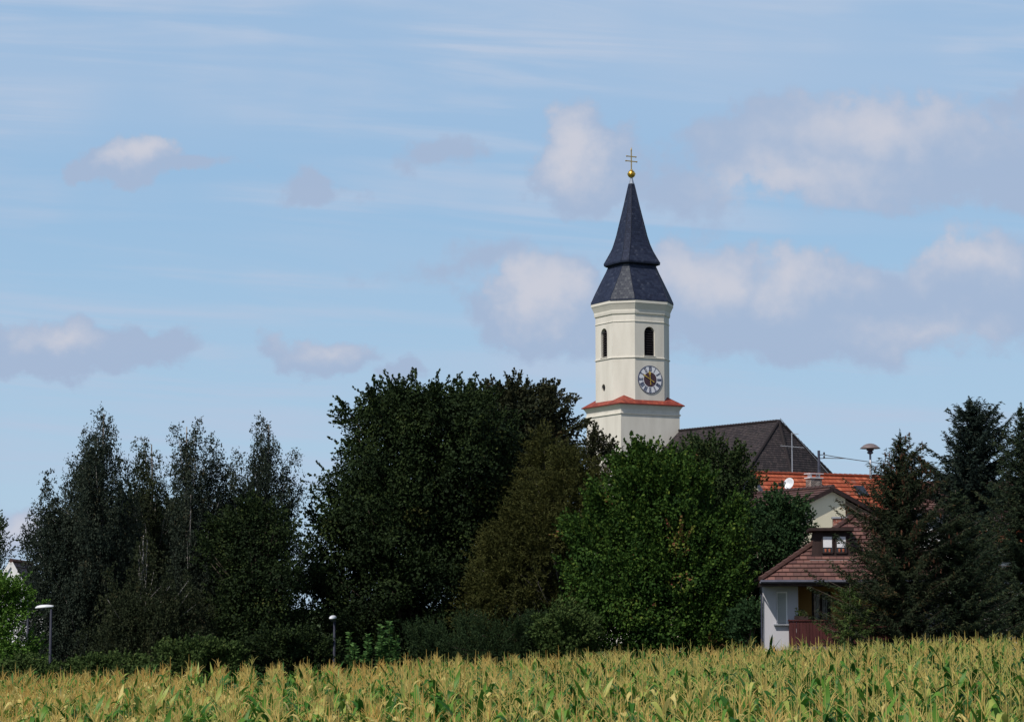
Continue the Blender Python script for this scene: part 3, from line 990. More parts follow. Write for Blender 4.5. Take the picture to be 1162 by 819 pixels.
# recessed ochre wall
MB().box(((recess0 + recess1) / 2, 1.48, wtop / 2 + .2), (recess1 - recess0 - .01, .03, wtop - .5)).build('loggia_wall', 'ochre_plaster', hh)
MB().box((recess0 + .012, .75, wtop / 2 + .2), (.02, 1.44, wtop - .5)).build('loggia_wall', 'ochre_plaster', hh)
dx0, dx1 = hl(918.5, 690, 1.45).x, hl(937, 690, 1.45).x
dz1 = hl(925, 672, 1.45).z; bz = hl(925, 733, 0).z
dr = MB()
for x in (dx0, (dx0 + dx1) / 2, dx1): dr.box((x, 1.42, (dz1 + bz) / 2), (.09, .08, dz1 - bz))
dr.box(((dx0 + dx1) / 2, 1.42, dz1), (dx1 - dx0 + .09, .08, .09))
do = dr.build('balcony_door', 'dark_wood', hh)
MB().box(((dx0 + dx1) / 2, 1.44, (dz1 + bz) / 2), (dx1 - dx0, .02, dz1 - bz)).build('pane', 'glass', do)
cu = MB()
for k in range(7):
    cu.box((dx0 + .13 + k * .045 * (1 if k < 3 else 1.6), 1.425, (dz1 + bz) / 2 - .05), (.03, .01, dz1 - bz - .2))
cu.build('curtain', 'shutter', do)
# balcony
bx0, bx1 = hl(898, 690, -.9).x, recess1 + .3
bt, bb_ = hl(905, 703.5, -.9).z, hl(905, 733, -.9).z
bl = MB()
nb = int((bx1 - bx0) / .13)
for k in range(nb):
    x = bx0 + (k + .5) * (bx1 - bx0) / nb
    bl.box((x, -.9, (bt + bb_) / 2), ((bx1 - bx0) / nb - .012, .03, bt - bb_ - .06))
for k in range(7):
    for x in (bx0 + .0, bx1):
        bl.box((x, -.83 + k * .13, (bt + bb_) / 2), (.03, .118, bt - bb_ - .06))
bl.box(((bx0 + bx1) / 2, -.9, bt), (bx1 - bx0 + .1, .12, .05)); bl.box((bx0, -.42, bt + .002), (.10, .84, .05)); bl.box((bx1, -.42, bt + .002), (.10, .84, .05))
bal = bl.build('balcony_railing', 'maroon_wood', hh)
MB().box(((bx0 + bx1) / 2, -.47, bb_ - .08), (bx1 - bx0, .92, .16)).build('balcony_floor', 'taupe_plaster', hh)
# roof
ov = OVF
r0 = Vector((-.12, -ov, ze)); r1 = Vector((W_ + .5, -ov, ze)); r2 = Vector((W_ + .5, D_ + ov, ze)); r3 = Vector((-.12, D_ + ov, ze))
axp = hl(961, 588, D_ / 2)
ra = Vector((axp.x, D_ / 2, zh)); rb_ = Vector((W_ + .5 - axp.x, D_ / 2, zh))
if rb_.x < ra.x + .4: rb_.x = ra.x + .4
hr = MB()
hr.tiles(r0, r1, rb_, ra, .34, .30); hr.tiles(r3, r0, ra, ra, .34, .30); hr.tiles(r2, r3, ra, rb_, .34, .30); hr.tiles(r1, r2, rb_, rb_, .34, .30)
hroof = hr.build('roof', 'hip_tile', hh)
ht = MB()
for a, b2 in ((r0, ra), (r3, ra), (r1, rb_), (r2, rb_), (ra, rb_)):
    n = max(1, int((b2 - a).length / .38))
    for k in range(n): ht.tube([a.lerp(b2, k / n) + UPv, a.lerp(b2, (k + 1.05) / n) + UPv * .8], [.12, .10], 6)
ht.build('hip_tiles', 'hip_tile', hroof)
so = MB().loft([[p - Vector((0, 0, .03)) for p in (r0, r1, r2, r3)], [p - Vector((0, 0, .20)) for p in (r0, r1, r2, r3)]])
so.build('soffit', 'dark_wood', hroof)
gu = MB().tube([r0 + Vector((0, -.08, -.02)), r1 + Vector((0, -.08, -.02))], .07, 8)
gu.tube([r0 + Vector((.0, -.08, -.05)), Vector((-.06, -.1, ze - .5)), Vector((-.07, -.05, 0))], .04, 6)
gu.build('gutter', 'grey_metal', hroof)
# dormer
dy = .55
pA = hl(917.5, 632, dy); pB = hl(924.5, 602, dy)
dx0, dx1 = pA.x, pA.x + 1.75
dzb, dzt = pA.z, pB.z
dm = MB()
dxt0, dxt1 = dx0 + .22, dx1 - .22
front = [(dx0, dzb - .25), (dx1, dzb - .25), (dxt1, dzt), (dxt0, dzt)]
dm.loft([[Vector((x, dy, z)) for x, z in front], [Vector((x, 3.4, z)) for x, z in front]])
dor = dm.build('dormer', 'dark_wood', hh)
rf = MB()
rf.box(((dx0 + dx1) / 2, dy + 1.3, dzt + .05), (dxt1 - dxt0 + .5, 3.2, .12)); 
rf.build('dormer_roof', 'dark_wood', dor)
MB().box(((dx0 + dx1) / 2 + .05, dy - .10, dzb - .12), (dx1 - dx0 + .15, .3, .05)).build('flashing', 'pale_metal', dor)
for (a, b2) in ((931, 943), (946.5, 958.5)):
    xa, xb = hl(a, 615, dy).x, hl(b2, 615, dy).x
    za, zb2 = hl(935, 627, dy).z, hl(935, 608, dy).z
    f_ = MB()
    for x in (xa, xb): f_.box((x, dy - .03, (za + zb2) / 2), (.05, .06, zb2 - za))
    for z in (za, zb2): f_.box(((xa + xb) / 2, dy - .031, z), (xb - xa, .055, .05))
    fo = f_.build('dormer_window', 'dark_wood', hh)
    MB().box(((xa + xb) / 2, dy - .012, (za + zb2) / 2), (xb - xa - .05, .02, zb2 - za - .05)).build('pane', 'glass', fo)
    hb = (zb2 - za) * .64
    bd = MB(); 
    for k in range(9): bd.box(((xa + xb) / 2, dy - .034, zb2 - .03 - hb * (k + .5) / 9), (xb - xa - .08, .02, hb / 9 * .9))
    bd.build('blind', 'blind', fo)
    pt = MB()
    for k in range(2): pt.lathe((xa + .14 + k * .16, dy - .04, za + .03), [(.035, 0), (.055, .12), (.001, .13)], 8)
    pt.build('flower_pot', 'terracotta', fo)
# chimney with a metal plate
cc = hl(944, 592, 3.6)
hch = MB().box((cc.x, 3.6, cc.z - .75), (.60, .60, 1.75), s_uv=(4, 13)).build('chimney', 'brick', hroof)
MB().box((cc.x, 3.6, cc.z + .16), (.70, .70, .07)).build('cap', 'galvanised', hch)
# right-side windows of the front wall
for wx in (6.6,):
    f_ = MB().box((wx, -.02, 4.0), (1.0, .08, 1.3)).build('window', 'white_paint', hh)
    MB().box((wx, -.065, 4.0), (.8, .03, 1.1)).build('pane', 'glass', f_)
# flower box plants on the balcony are things of their own
fp = at(909, 700, 93.15)
fbx = thing('flower_box', 'dark flower box with small green plants on the balcony railing', 'flower box', (fp.x, 93.1, hg + bt + .03))
MB().box((0, 0, .07), (.55, .16, .14)).build('box', 'dark_wood', fbx)

# --- house behind the right-hand spruces
q0 = at(1048, 690, 113)
qh = house_frame('house', 'white house with brown roof showing in pieces behind the right-hand spruces', 'house', (q0.x, 113, gz(24)), R(-4))
zq = at(1100, 578, 113).z - gz(24)
gable_house(qh, 0, 11, 0, 8, -.5, zq, zq + 1.35, 'bright_plaster', 'hip_tile', .5, 'x')
MB().tiles((1.8, -1.5, zq - 1.7), (6.5, -1.5, zq - 1.7), (6.5, -.05, zq - 1.0), (1.8, -.05, zq - 1.0), .3, .3).build('porch_roof', 'orange_tile', qh)
for wx in (1.2, 4.4, 7.6):
    f_ = MB().box((wx, -.02, 3.2), (1.2, .08, 1.4)).build('window', 'white_paint', qh)
    MB().box((wx, -.065, 3.2), (1.0, .03, 1.2)).build('pane', 'glass', f_)

# --- white gable at the far left
l0 = at(12, 636, 132)
lh = house_frame('house', 'small white gabled house at the far left edge behind the birch', 'house', (l0.x, 132, gz(l0.x)), R(4))
zr = l0.z - gz(l0.x) - .15
gable_house(lh, -2.5, 2.5, .2, 9, -.5, zr - 2.5 * 1.75, zr, 'bright_plaster', 'brown_tile', .04, 'y', (.36, .3), 'white_paint')

# --- brick house seen through the birches
b0 = at(128, 700, 138)
bh = house_frame('house', 'red brick house glimpsed through the birches', 'house', (b0.x, 138, gz(b0.x)), R(6))
zb2 = at(180, 652, 138).z - gz(b0.x)
gable_house(bh, 0, 8.5, 0, 7, -.5, zb2, zb2 + 2.2, 'red_render', 'hip_tile', .4, 'x')
for wx, wz in ((.6, 1.6), (3.3, 1.5), (6, 1.5)):
    f_ = MB().box((wx, -.02, wz), (1.1, .08, 1.3)).build('window', 'white_paint', bh)
    MB().box((wx, -.065, wz), (.9, .03, 1.1)).build('pane', 'glass', f_)


# ------------------------------------------------------------------ street lamps
def street_lamp(px, py, Y, rz, label, headm='pale_metal'):
    p = at(px, py, Y); g = gz(p.x)
    root = thing('street_lamp', label, 'street lamp', (p.x, Y, g), rz, 'street lamps along the field edge')
    h = p.z - g
    MB().tube([(0, 0, -.2), (0, 0, 1.0), (0, 0, h - .06)], [.085, .07, .045], 10).build('pole', 'dark_pole', root, smooth=True)
    hd = MB()
    secs = [(.10, .05, .05), (.0, .09, .08), (-.18, .135, .11), (-.42, .14, .12), (-.58, .11, .09), (-.66, .04, .04)]
    rings = []
    for x, w_, t_ in secs:
        rings.append([Vector((x, w_ * math.cos(a), h + .03 - (x * -.08) + (t_ * math.sin(a) if math.sin(a) > 0 else t_ * .35 * math.sin(a)))) for a in [2 * math.pi * k / 14 for k in range(14)]])
    hd.loft(rings)
    head = hd.build('lamp_head', headm, root, smooth=True)
    MB().lathe((-.36, 0, h - .07), [(.001, -.09), (.07, -.075), (.11, -.02), (.115, .06)], 14).build('lamp_glass', 'glass', head, smooth=True)
    MB().box((.07, 0, .9), (.04, .09, .35)).build('service_hatch', 'galvanised', root)
    return root


street_lamp(58, 689, 97, 0, 'grey street lamp with pale flat head pointing left, standing before the birches')
street_lamp(379.5, 701, 99, R(82), 'shorter looking grey street lamp with round pale head before the big dark tree')
street_lamp(32, 683, 106.5, 0, 'dark street lamp nearest the left edge, half hidden in the birch leaves', 'grey_metal')


# ------------------------------------------------------------------ foliage
def leaf_object(name, mat, parent, C, D, L, Wd, tone, N=None):
    """C centres, D directions, L lengths, Wd widths: one diamond leaf each"""
    n = len(C)
    D = D / (np.linalg.norm(D, axis=1, keepdims=True) + 1e-9)
    if N is None: N = rng.normal(size=(n, 3))
    S = np.cross(D, N); S /= (np.linalg.norm(S, axis=1, keepdims=True) + 1e-9)
    L = np.asarray(L).reshape(-1, 1) * np.ones((n, 1)); Wd = np.asarray(Wd).reshape(-1, 1) * np.ones((n, 1))
    V = np.empty((n, 4, 3), np.float32)
    V[:, 0] = C - D * L * .5
    V[:, 1] = C + S * Wd * .5 - D * L * .05
    V[:, 2] = C + D * L * .5
    V[:, 3] = C - S * Wd * .5 - D * L * .05
    me = bpy.data.meshes.new(name)
    me.vertices.add(4 * n); me.vertices.foreach_set('co', V.reshape(-1))
    me.loops.add(4 * n); me.loops.foreach_set('vertex_index', np.arange(4 * n, dtype=np.int32))
    me.polygons.add(n); me.polygons.foreach_set('loop_start', np.arange(0, 4 * n, 4, dtype=np.int32))
    at_ = me.attributes.new('tone', 'FLOAT', 'FACE'); at_.data.foreach_set('value', np.clip(tone, 0, 1).astype(np.float32))
    me.materials.append(MATS[mat])
    me.update(calc_edges=True)
    ob = bpy.data.objects.new(name, me); COL.objects.link(ob); ob.parent = parent
    return ob


def env_world(env, Y):
    """(row, left column, right column) in the photo at distance Y -> z, centre x, half width"""
    E = []
    for py, xl, xr in env:
        a, b2 = at(xl, py, Y), at(xr, py, Y)
        E.append((a.z, (a.x + b2.x) / 2, (b2.x - a.x) / 2))
    E.sort()
    return np.array(E)


def sample_env(E, n, outer=.45, depth=.85, rc=None):
    z = rng.uniform(E[0, 0], E[-1, 0], n * 4)
    hw_ = np.interp(z, E[:, 0], E[:, 2])
    keep = rng.uniform(0, 1, n * 4) < np.sqrt(hw_ / E[:, 2].max())
    z = z[keep][:n]; hw_ = hw_[keep][:n]
    cx_ = np.interp(z, E[:, 0], E[:, 1])
    th = rng.uniform(0, 2 * np.pi, len(z)); r = rng.uniform(0, 1, len(z)) ** outer
    return cx_, hw_, z, th, r


def shape_noise(cx_, hw_, z, th, Y, amp, gap, seed):
    f = np.array([mnoise.noise(Vector((math.cos(t) * 1.5 + seed, math.sin(t) * 1.5, zz * .42))) for t, zz in zip(th, z)])
    f2 = np.array([mnoise.noise(Vector((c * .5 + h * .4 * math.cos(t), h * .4 * math.sin(t) + seed, zz * .55))) for c, h, t, zz in zip(cx_, hw_, th, z)])
    return 1 + amp * f, f2 > -gap


def plume_points(E, Y, n, hmax, r_):
    """chains of small clumps that rise above the crown outline like leading shoots"""
    P, RC = [], []
    w_ = E[:, 2].max()
    for _ in range(n):
        x = rng.uniform(-.85, .85) * w_; y = rng.uniform(-.5, .5) * w_
        zs = np.linspace(E[0, 0], E[-1, 0], 60)
        cc = np.interp(zs, E[:, 0], E[:, 1]); hh = np.interp(zs, E[:, 0], E[:, 2])
        mid = np.interp(.6 * E[-1, 0] + .4 * E[0, 0], E[:, 0], E[:, 1])
        okz = zs[hh > np.hypot(mid + x - cc, y * .9)]
        if not len(okz) or okz[-1] < E[0, 0] + .35 * (E[-1, 0] - E[0, 0]): continue
        z0 = okz[-1]; H = rng.uniform(.35, 1) * hmax; lx, ly = rng.normal(size=2) * .16
        lx += .15 * x / w_
        k = max(3, int(H / (r_ * .7)))
        for i in range(k):
            t_ = i / k
            P.append((mid + x + lx * H * t_, Y + y + ly * H * t_, z0 - .85 * H + H * t_)); RC.append(r_ * (1.05 - .85 * t_))
    return P, RC


def limbs(mb, base, top, targets, r0, n_lim):
    """trunk from base to top and curved limbs to some crown points"""
    base, top = Vector(base), Vector(top)
    pts = [base.lerp(top, k / 6) + Vector((rnd.uniform(-.12, .12), rnd.uniform(-.12, .12), 0)) * (1 if 0 < k < 6 else 0) for k in range(7)]
    rad = [r0 * (1.25 if k == 0 else 1) * (1 - .85 * k / 6) for k in range(7)]
    mb.tube(pts, rad, 9)
    for p in targets[:n_lim]:
        p = Vector(p)
        h = min(max((p.z - base.z) / max(.1, top.z - base.z) - rnd.uniform(.12, .35), .08), .92)
        s = base.lerp(top, h)
        if (p - s).length < .3: continue
        mid = s.lerp(p, .5) + Vector((0, 0, -.05 * (p - s).length + rnd.uniform(-.1, .3)))
        rr_ = max(.018, r0 * .30 * (1 - .7 * h))
        mb.tube([s, s.lerp(mid, .6) + Vector((0, 0, .1)), mid, p], [rr_, rr_ * .8, rr_ * .55, .012], 5)


def broadleaf(name, label, cat, Y, env, leafm, barkm='bark', clumps=220, per=330, rc=(.55, 1.1), leaf=(.13, .085), group=None,
              sprigs=1.0, lift=.5, stem=None, outer=.42, depth=.85, r0=.22, lim=70, hang=.35, sprig_len=(.4, 1.0), redtips=0.0, amp=.42, gap=.34, plumes=14, plume_h=1.5):
    E = env_world(env, Y)
    gx = float(E[0, 1]) if stem is None else at(stem, 690, Y).x
    g = gz(gx)
    root = thing(name, label, cat, (gx, Y, g), 0, group)
    cx_, hw_, z, th, r = sample_env(E, clumps, outer)
    am, kp = shape_noise(cx_, hw_, z, th, Y, amp, gap, gx)
    cx_, hw_, z, th, r, am = cx_[kp], hw_[kp], z[kp], th[kp], r[kp], am[kp]
    RC = rng.uniform(rc[0], rc[1], len(z)) * np.clip(hw_ / 1.6, .35, 1)
    a = np.maximum(hw_ * am - RC * .75, .05)
    P = np.stack([cx_ + a * r * np.cos(th), Y + depth * a * r * np.sin(th), z - RC * .3], 1)
    P[:, 2] = np.maximum(P[:, 2], g + RC * .5)
    PP, PR = plume_points(E, Y, plumes, min(plume_h, .2 * (E[-1, 0] - max(E[0, 0], g))), rc[0] * .75)
    if PP:
        P = np.concatenate([P, np.array(PP)]); RC = np.concatenate([RC, PR]); z = np.concatenate([z, np.array(PP)[:, 2]])
        hw_ = np.concatenate([hw_, np.full(len(PP), .6)])
    Cs, Ds, To, Ns = [], [], [], []
    for p, c_, hwi, zi in zip(P, RC, hw_, z):
        n = int(per * max((c_ / rc[1]) ** 2, .05) * rng.uniform(.75, 1.2))
        d = rng.normal(size=(n, 3)); d /= np.linalg.norm(d, axis=1, keepdims=True)
        rad = rng.uniform(.35, 1.0, n) ** .6 * rng.choice([1, 1, 1, 1.18], n)
        q = p + d * rad[:, None] * c_ * np.array([1.08, 1.08, .78])
        Cs.append(q)
        Ds.append(d * .35 + rng.normal(size=(n, 3)) * .75 + np.array([0, 0, -hang]))
        Ns.append(d + np.array([0, 0, .45]) + rng.normal(size=(n, 3)) * .42)
        red = rng.uniform() < redtips
        tone = (np.clip(rng.normal(.93, .06, n), 0, 1) if red else 0) if red else np.clip(rng.normal(.42, .26) * .68 + rng.normal(.45, .22, n) * .38 + .08 * d[:, 2], 0, 1)
        To.append(tone)
        # sprigs that leave the clump
        ns = rng.poisson(2.6 * sprigs)
        for _ in range(ns):
            sd = np.array([p[0] - np.interp(zi, E[:, 0], E[:, 1]), (p[1] - Y), 0.0]); nn = np.linalg.norm(sd) + 1e-6
            sd = sd / nn * min(1, nn / hwi) + rng.normal(size=3) * .45 + np.array([0, 0, lift + rng.uniform(0, .6)])
            sd /= np.linalg.norm(sd)
            ln = rng.uniform(*sprig_len)
            m_ = int(26 * ln / .7)
            t_ = rng.uniform(0, 1, m_)
            s0 = p + sd * c_ * .8
            Cs.append(s0 + sd * (t_ * ln)[:, None] + rng.normal(size=(m_, 3)) * (.07 * (1.25 - t_))[:, None])
            Ds.append(sd + rng.normal(size=(m_, 3)) * .6)
            Ns.append(rng.normal(size=(m_, 3)) + np.array([0, 0, .6]))
            To.append(np.clip(rng.normal(.95 if red else .52, .05 if red else .2, m_), 0, 1 if red else .9))
    C = np.concatenate(Cs); D = np.concatenate(Ds); T = np.concatenate(To); NN = np.concatenate(Ns)
    ok = C[:, 2] > g + .05
    C, D, T, NN = C[ok], D[ok], T[ok], NN[ok]
    sz = rng.uniform(.7, 1.3, len(C))
    org = np.array([gx, Y, g])
    tr = MB()
    order = list(range(len(P))); rnd.shuffle(order)
    topz = E[-1, 0] - .5
    limbs(tr, (0, 0, -.2), (float(np.interp(topz - 1, E[:, 0], E[:, 1])) - gx, 0, topz - g), [Vector(P[i] - org) for i in order], r0, lim)
    tr.build('trunk', barkm, root, smooth=True, weld=False)
    leaf_object('crown', leafm, root, C - org, D, leaf[0] * sz, leaf[1] * sz, T, NN)
    return root


def weeping(name, label, cat, Y, env, leafm, clumps=150, per=14, rc=(.5, 1.0), leaf=(.10, .058), group=None, stem=None, strand=(.4, 1.5), leaders=9, dens=27, r0=.2):
    E = env_world(env, Y)
    gx = float(E[0, 1]) if stem is None else at(stem, 690, Y).x
    g = gz(gx)
    root = thing(name, label, cat, (gx, Y, g), 0, group)
    cx_, hw_, z, th, r = sample_env(E, clumps, .5)
    am, kp = shape_noise(cx_, hw_, z, th, Y, .55, .16, gx)
    kp |= z < E[0, 0] + .35 * (E[-1, 0] - E[0, 0])
    cx_, hw_, z, th, r, am = cx_[kp], hw_[kp], z[kp], th[kp], r[kp], am[kp]
    RC = rng.uniform(rc[0], rc[1], len(z)) * np.clip(hw_ / 1.5, .35, 1)
    a = np.maximum(hw_ * am - RC * .6, .05)
    P = np.stack([cx_ + a * r * np.cos(th), Y + .8 * a * r * np.sin(th), z], 1)
    zb = E[0, 0] + .50 * (E[-1, 0] - E[0, 0])
    low = P[:, 2] < zb + rng.uniform(-.8, 1.2, len(P))
    P, RC, hw_ = P[low], RC[low], hw_[low]
    PP, PR = [], []
    zs = np.linspace(E[0, 0], E[-1, 0], 120)
    cc = np.interp(zs, E[:, 0], E[:, 1]); hh = np.interp(zs, E[:, 0], E[:, 2])
    Wm = np.interp(zb, E[:, 0], E[:, 2]); Cm = np.interp(zb, E[:, 0], E[:, 1])
    nl = max(4, int(leaders * Wm / 2))
    for q in range(nl):
        x = Cm + Wm * (.92 * (2 * (q + rng.uniform(.1, .9)) / nl - 1)); y = rng.uniform(-.6, .6) * Wm
        if q == 0: x = E[-1, 1]; y = 0
        ok_ = zs[(np.abs(x - cc) < hh + .12)]
        if not len(ok_): continue
        zt_ = ok_[-1] - (0 if q == 0 else rng.uniform(0, 1.1) * min(1, Wm / 2) + .25 * abs(y))
        if zt_ < zb: continue
        lean_ = rng.normal(size=2) * .05
        st_ = np.arange(zb - .4, zt_, .27)
        for z_ in st_:
            t_ = (zt_ - z_) / 2.6
            rad = min(.85, .22 + .5 * t_)
            if rng.uniform() < .12: continue
            for _ in range(2 if t_ > .45 else 1):
                a_ = rng.uniform(0, 6.28); u_ = rng.uniform(0, 1) ** .6
                PP.append((x + lean_[0] * (z_ - zb) + rad * u_ * math.cos(a_), Y + y + rad * u_ * math.sin(a_), z_)); PR.append(rng.uniform(.12, .22) + .20 * min(1, t_))
    if PP:
        P = np.concatenate([P, np.array(PP)]); RC = np.concatenate([RC, PR]); hw_ = np.concatenate([hw_, np.full(len(PP), .7)])
    Cs, Ds, To = [], [], []
    for p, c_, hwi in zip(P, RC, hw_):
        ns = int(per * (c_ / rc[1]) ** 1.3) + 3
        tb = rng.normal(.45, .3)
        for _ in range(ns):
            d = rng.normal(size=3); d /= np.linalg.norm(d)
            s0 = p + d * c_ * np.array([1, 1, .55]) * rng.uniform(.3, 1)
            ln = rng.uniform(*strand) * min(1, .45 + hwi / 3)
            m_ = int(dens * ln)
            t_ = np.sort(rng.uniform(0, 1, m_))
            hor = np.array([d[0], d[1], 0]) * .35
            q = s0 + hor * np.sin(t_ * 1.6)[:, None] + np.array([0, 0, -1]) * (ln * t_ ** 1.25)[:, None] + np.array([0, 0, .18]) * np.sin(np.minimum(t_ * 5, 3.14))[:, None]
            q += rng.normal(size=(m_, 3)) * .055
            Cs.append(q); Ds.append(np.array([0, 0, -1.0]) + rng.normal(size=(m_, 3)) * .55)
            To.append(np.clip(tb * .65 + rng.normal(.45, .2, m_) * .38, 0, 1))
        # upright tuft with ascending twigs
        for _ in range(2):
            d = np.array([rng.normal() * .5, rng.normal() * .5, 1.0]); d /= np.linalg.norm(d)
            ln = rng.uniform(.3, .9) * min(1, .5 + hwi / 3); m_ = int(30 * ln)
            t_ = rng.uniform(0, 1, m_)
            Cs.append(p + d * (t_ * ln)[:, None] + rng.normal(size=(m_, 3)) * .06); Ds.append(d + rng.normal(size=(m_, 3)) * .7)
            To.append(np.clip(rng.normal(.55, .2, m_), 0, 1))
    C = np.concatenate(Cs); D = np.concatenate(Ds); T = np.concatenate(To)
    ok = C[:, 2] > g + .1
    C, D, T = C[ok], D[ok], T[ok]
    sz = rng.uniform(.7, 1.35, len(C)); org = np.array([gx, Y, g])
    tr = MB(); order = list(range(len(P))); rnd.shuffle(order)
    limbs(tr, (0, 0, -.2), (float(E[-1, 1]) - gx, 0, E[-1, 0] - .3 - g), [Vector(P[i] - org) for i in order], r0, 60)
    tr.build('trunk', 'birch_bark', root, smooth=True, weld=False)
    leaf_object('crown', leafm, root, C - org, D, leaf[0] * sz, leaf[1] * sz, T)
    return root


def conifer(name, label, cat, Y, env, leafm, barkm='bark', whorl=.42, nb=8, droop=-.25, upturn=.35, twig=.38, need=(.16, .035), dens=1.0,
            group=None, stem=None, cones=0, r0=.16, leader=.9, ragged=.25, flat=.25):
    E = env_world(env, Y)
    gx = at(stem, 690, Y).x; g = gz(gx)
    root = thing(name, label, cat, (gx, Y, g), 0, group)
    z0, z1 = E[0, 0], E[-1, 0]
    Cs, Ds, To, Ns = [], [], [], []
    tr = MB(); tr.tube([(0, 0, -.2), (0, 0, (z1 - g) * .5), (0, 0, z1 - g)], [r0 * 1.2, r0 * .6, .015], 8)
    cone_p = []
    z = max(z0, g + .3)
    while z < z1 - .15:
        cxx = np.interp(z, E[:, 0], E[:, 1]); hwx = np.interp(z, E[:, 0], E[:, 2])
        a0 = rng.uniform(0, 6.28)
        k_n = nb if hwx > .6 else max(4, nb - 3)
        for k in range(k_n):
            th = a0 + 2 * np.pi * k / k_n + rng.normal() * .15
            cs, sn = np.cos(th), np.sin(th)
            reach = (cxx - gx) * cs + 1.16 * hwx * (1 - ragged / 2 + rng.normal() * ragged * .5)
            reach = max(.12, min(reach, hwx * 1.5 + .1))
            zz = z + rng.uniform(-.15, .15)
            n_s = max(5, int(reach / .085))
            t_ = np.linspace(.08, 1, n_s)
            top_f = np.clip((z - z0) / (z1 - z0), 0, 1)
            dr_ = droop * (1 - .9 * top_f) + .25 * top_f
            bx = np.stack([cs * reach * t_, sn * reach * t_, reach * (dr_ * t_ + upturn * t_ ** 2.5)], 1) + np.array([gx, Y, zz])
            if k % 2 == 0 and reach > .5:
                tr.tube([Vector((0, 0, zz - g)), Vector(bx[n_s // 2] - [gx, Y, g]), Vector(bx[-1] - [gx, Y, g])], [.022, .012, .004], 4)
            bd = np.array([cs, sn, dr_]); side = np.array([-sn, cs, 0])
            tb = rng.normal(.42, .16)
            for i in range(n_s):
                tt = t_[i]
                tl = twig * (1 - .55 * tt) * min(1, reach / 1.2) * rng.uniform(.7, 1.25)
                for sg in (-1, 1, 0):
                    if sg == 0:
                        tdir = bd * 1.0 + np.array([0, 0, rng.uniform(-.2, .5)]); L_ = tl * .6
                    else:
                        tdir = bd * .75 + side * sg * 1.0 + np.array([0, 0, -flat + rng.normal() * .2]); L_ = tl
                    tdir /= np.linalg.norm(tdir)
                    m_ = max(2, int(L_ / .05 * dens))
                    s_ = rng.uniform(0, 1, m_)
                    Cs.append(bx[i] + tdir * (s_ * L_)[:, None] + rng.normal(size=(m_, 3)) * .03)
                    Ds.append(tdir + rng.normal(size=(m_, 3)) * .45)
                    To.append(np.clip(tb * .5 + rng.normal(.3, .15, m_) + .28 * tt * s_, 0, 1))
            if cones and rng.uniform() < cones and reach > .3 and top_f > .35:
                cone_p.append(bx[int(n_s * .75)] - [gx, Y, g])
        z += whorl * (1 - .45 * np.clip((z - z0) / (z1 - z0), 0, 1)) * rng.uniform(.8, 1.2)
    # leader
    m_ = int(60 * leader); s_ = rng.uniform(0, 1, m_)
    Cs.append(np.array([gx, Y, z1 - leader * .7]) + np.stack([np.zeros(m_), np.zeros(m_), s_ * leader], 1) + rng.normal(size=(m_, 3)) * (.05 * (1 - s_ * .8))[:, None])
    Ds.append(np.array([0, 0, 1.]) + rng.normal(size=(m_, 3)) * .6); To.append(np.full(m_, .5))
    C = np.concatenate(Cs); D = np.concatenate(Ds); T = np.concatenate(To)
    ok = C[:, 2] > g + .05
    C, D, T = C[ok], D[ok], T[ok]
    sz = rng.uniform(.7, 1.3, len(C)); org = np.array([gx, Y, g])
    tr.build('trunk', barkm, root, smooth=True, weld=False)
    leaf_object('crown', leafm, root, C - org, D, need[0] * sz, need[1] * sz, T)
    if cone_p:
        cm = []; cd = []
        for p in cone_p:
            for k in range(3):
                b_ = p + rng.normal(size=3) * .12
                cm += [b_ + np.array([0, 0, -.04 * j]) for j in range(3)] * 2; cd += [np.array([0, 0, -1.])] * 6
        cm = np.array(cm); cd = np.array(cd) + rng.normal(size=(len(cd), 3)) * .15
        leaf_object('cones', 'cone_brown', root, cm, cd, .13, .06, rng.uniform(0, 1, len(cm)))
    return root


# --- birches on the left
BG = 'weeping birches on the left'
weeping('birch_tree', 'leftmost and broadest birch, its high pointed top above the left street lamp', 'birch', 109,
        [(462, 114, 122), (475, 104, 134), (495, 82, 138), (520, 74, 146), (540, 52, 152), (548, 36, 153), (575, 24, 158), (610, 12, 162), (640, 16, 164), (660, 20, 165), (710, 22, 168), (765, 24, 168)],
        'leaf_birch', clumps=480, per=20, stem=112, group=BG)
weeping('birch_tree', 'slender birch with thin see-through top, second from the left', 'birch', 113,
        [(497, 168, 176), (512, 156, 188), (540, 140, 200), (580, 136, 208), (640, 138, 206), (700, 136, 210), (760, 136, 210)],
        'leaf_birch_olive', clumps=260, per=16, stem=172, group=BG)
weeping('birch_tree', 'birch with blunt twin top, third from the left', 'birch', 110,
        [(477, 206, 218), (484, 196, 243), (505, 193, 249), (540, 196, 250), (580, 192, 254), (640, 186, 262), (700, 184, 266), (760, 184, 264)],
        'leaf_birch', clumps=340, per=18, stem=218, group=BG)
weeping('birch_tree', 'fourth birch with airy leaning top beside the big dark tree', 'birch', 112,
        [(475, 302, 308), (492, 288, 318), (510, 262, 326), (540, 250, 329), (580, 246, 330), (640, 244, 334), (700, 244, 336), (760, 244, 336)],
        'leaf_birch', clumps=360, per=18, stem=292, group=BG)
broadleaf('deciduous_tree', 'dark wide tree closing the gaps low behind the birches', 'tree', 119,
          [(572, 110, 290), (590, 60, 330), (630, 34, 345), (700, 30, 350), (765, 30, 350)], 'leaf_beech', clumps=420, per=300, rc=(.6, 1.1), leaf=(.20, .13), stem=200, depth=.35, sprigs=.6)
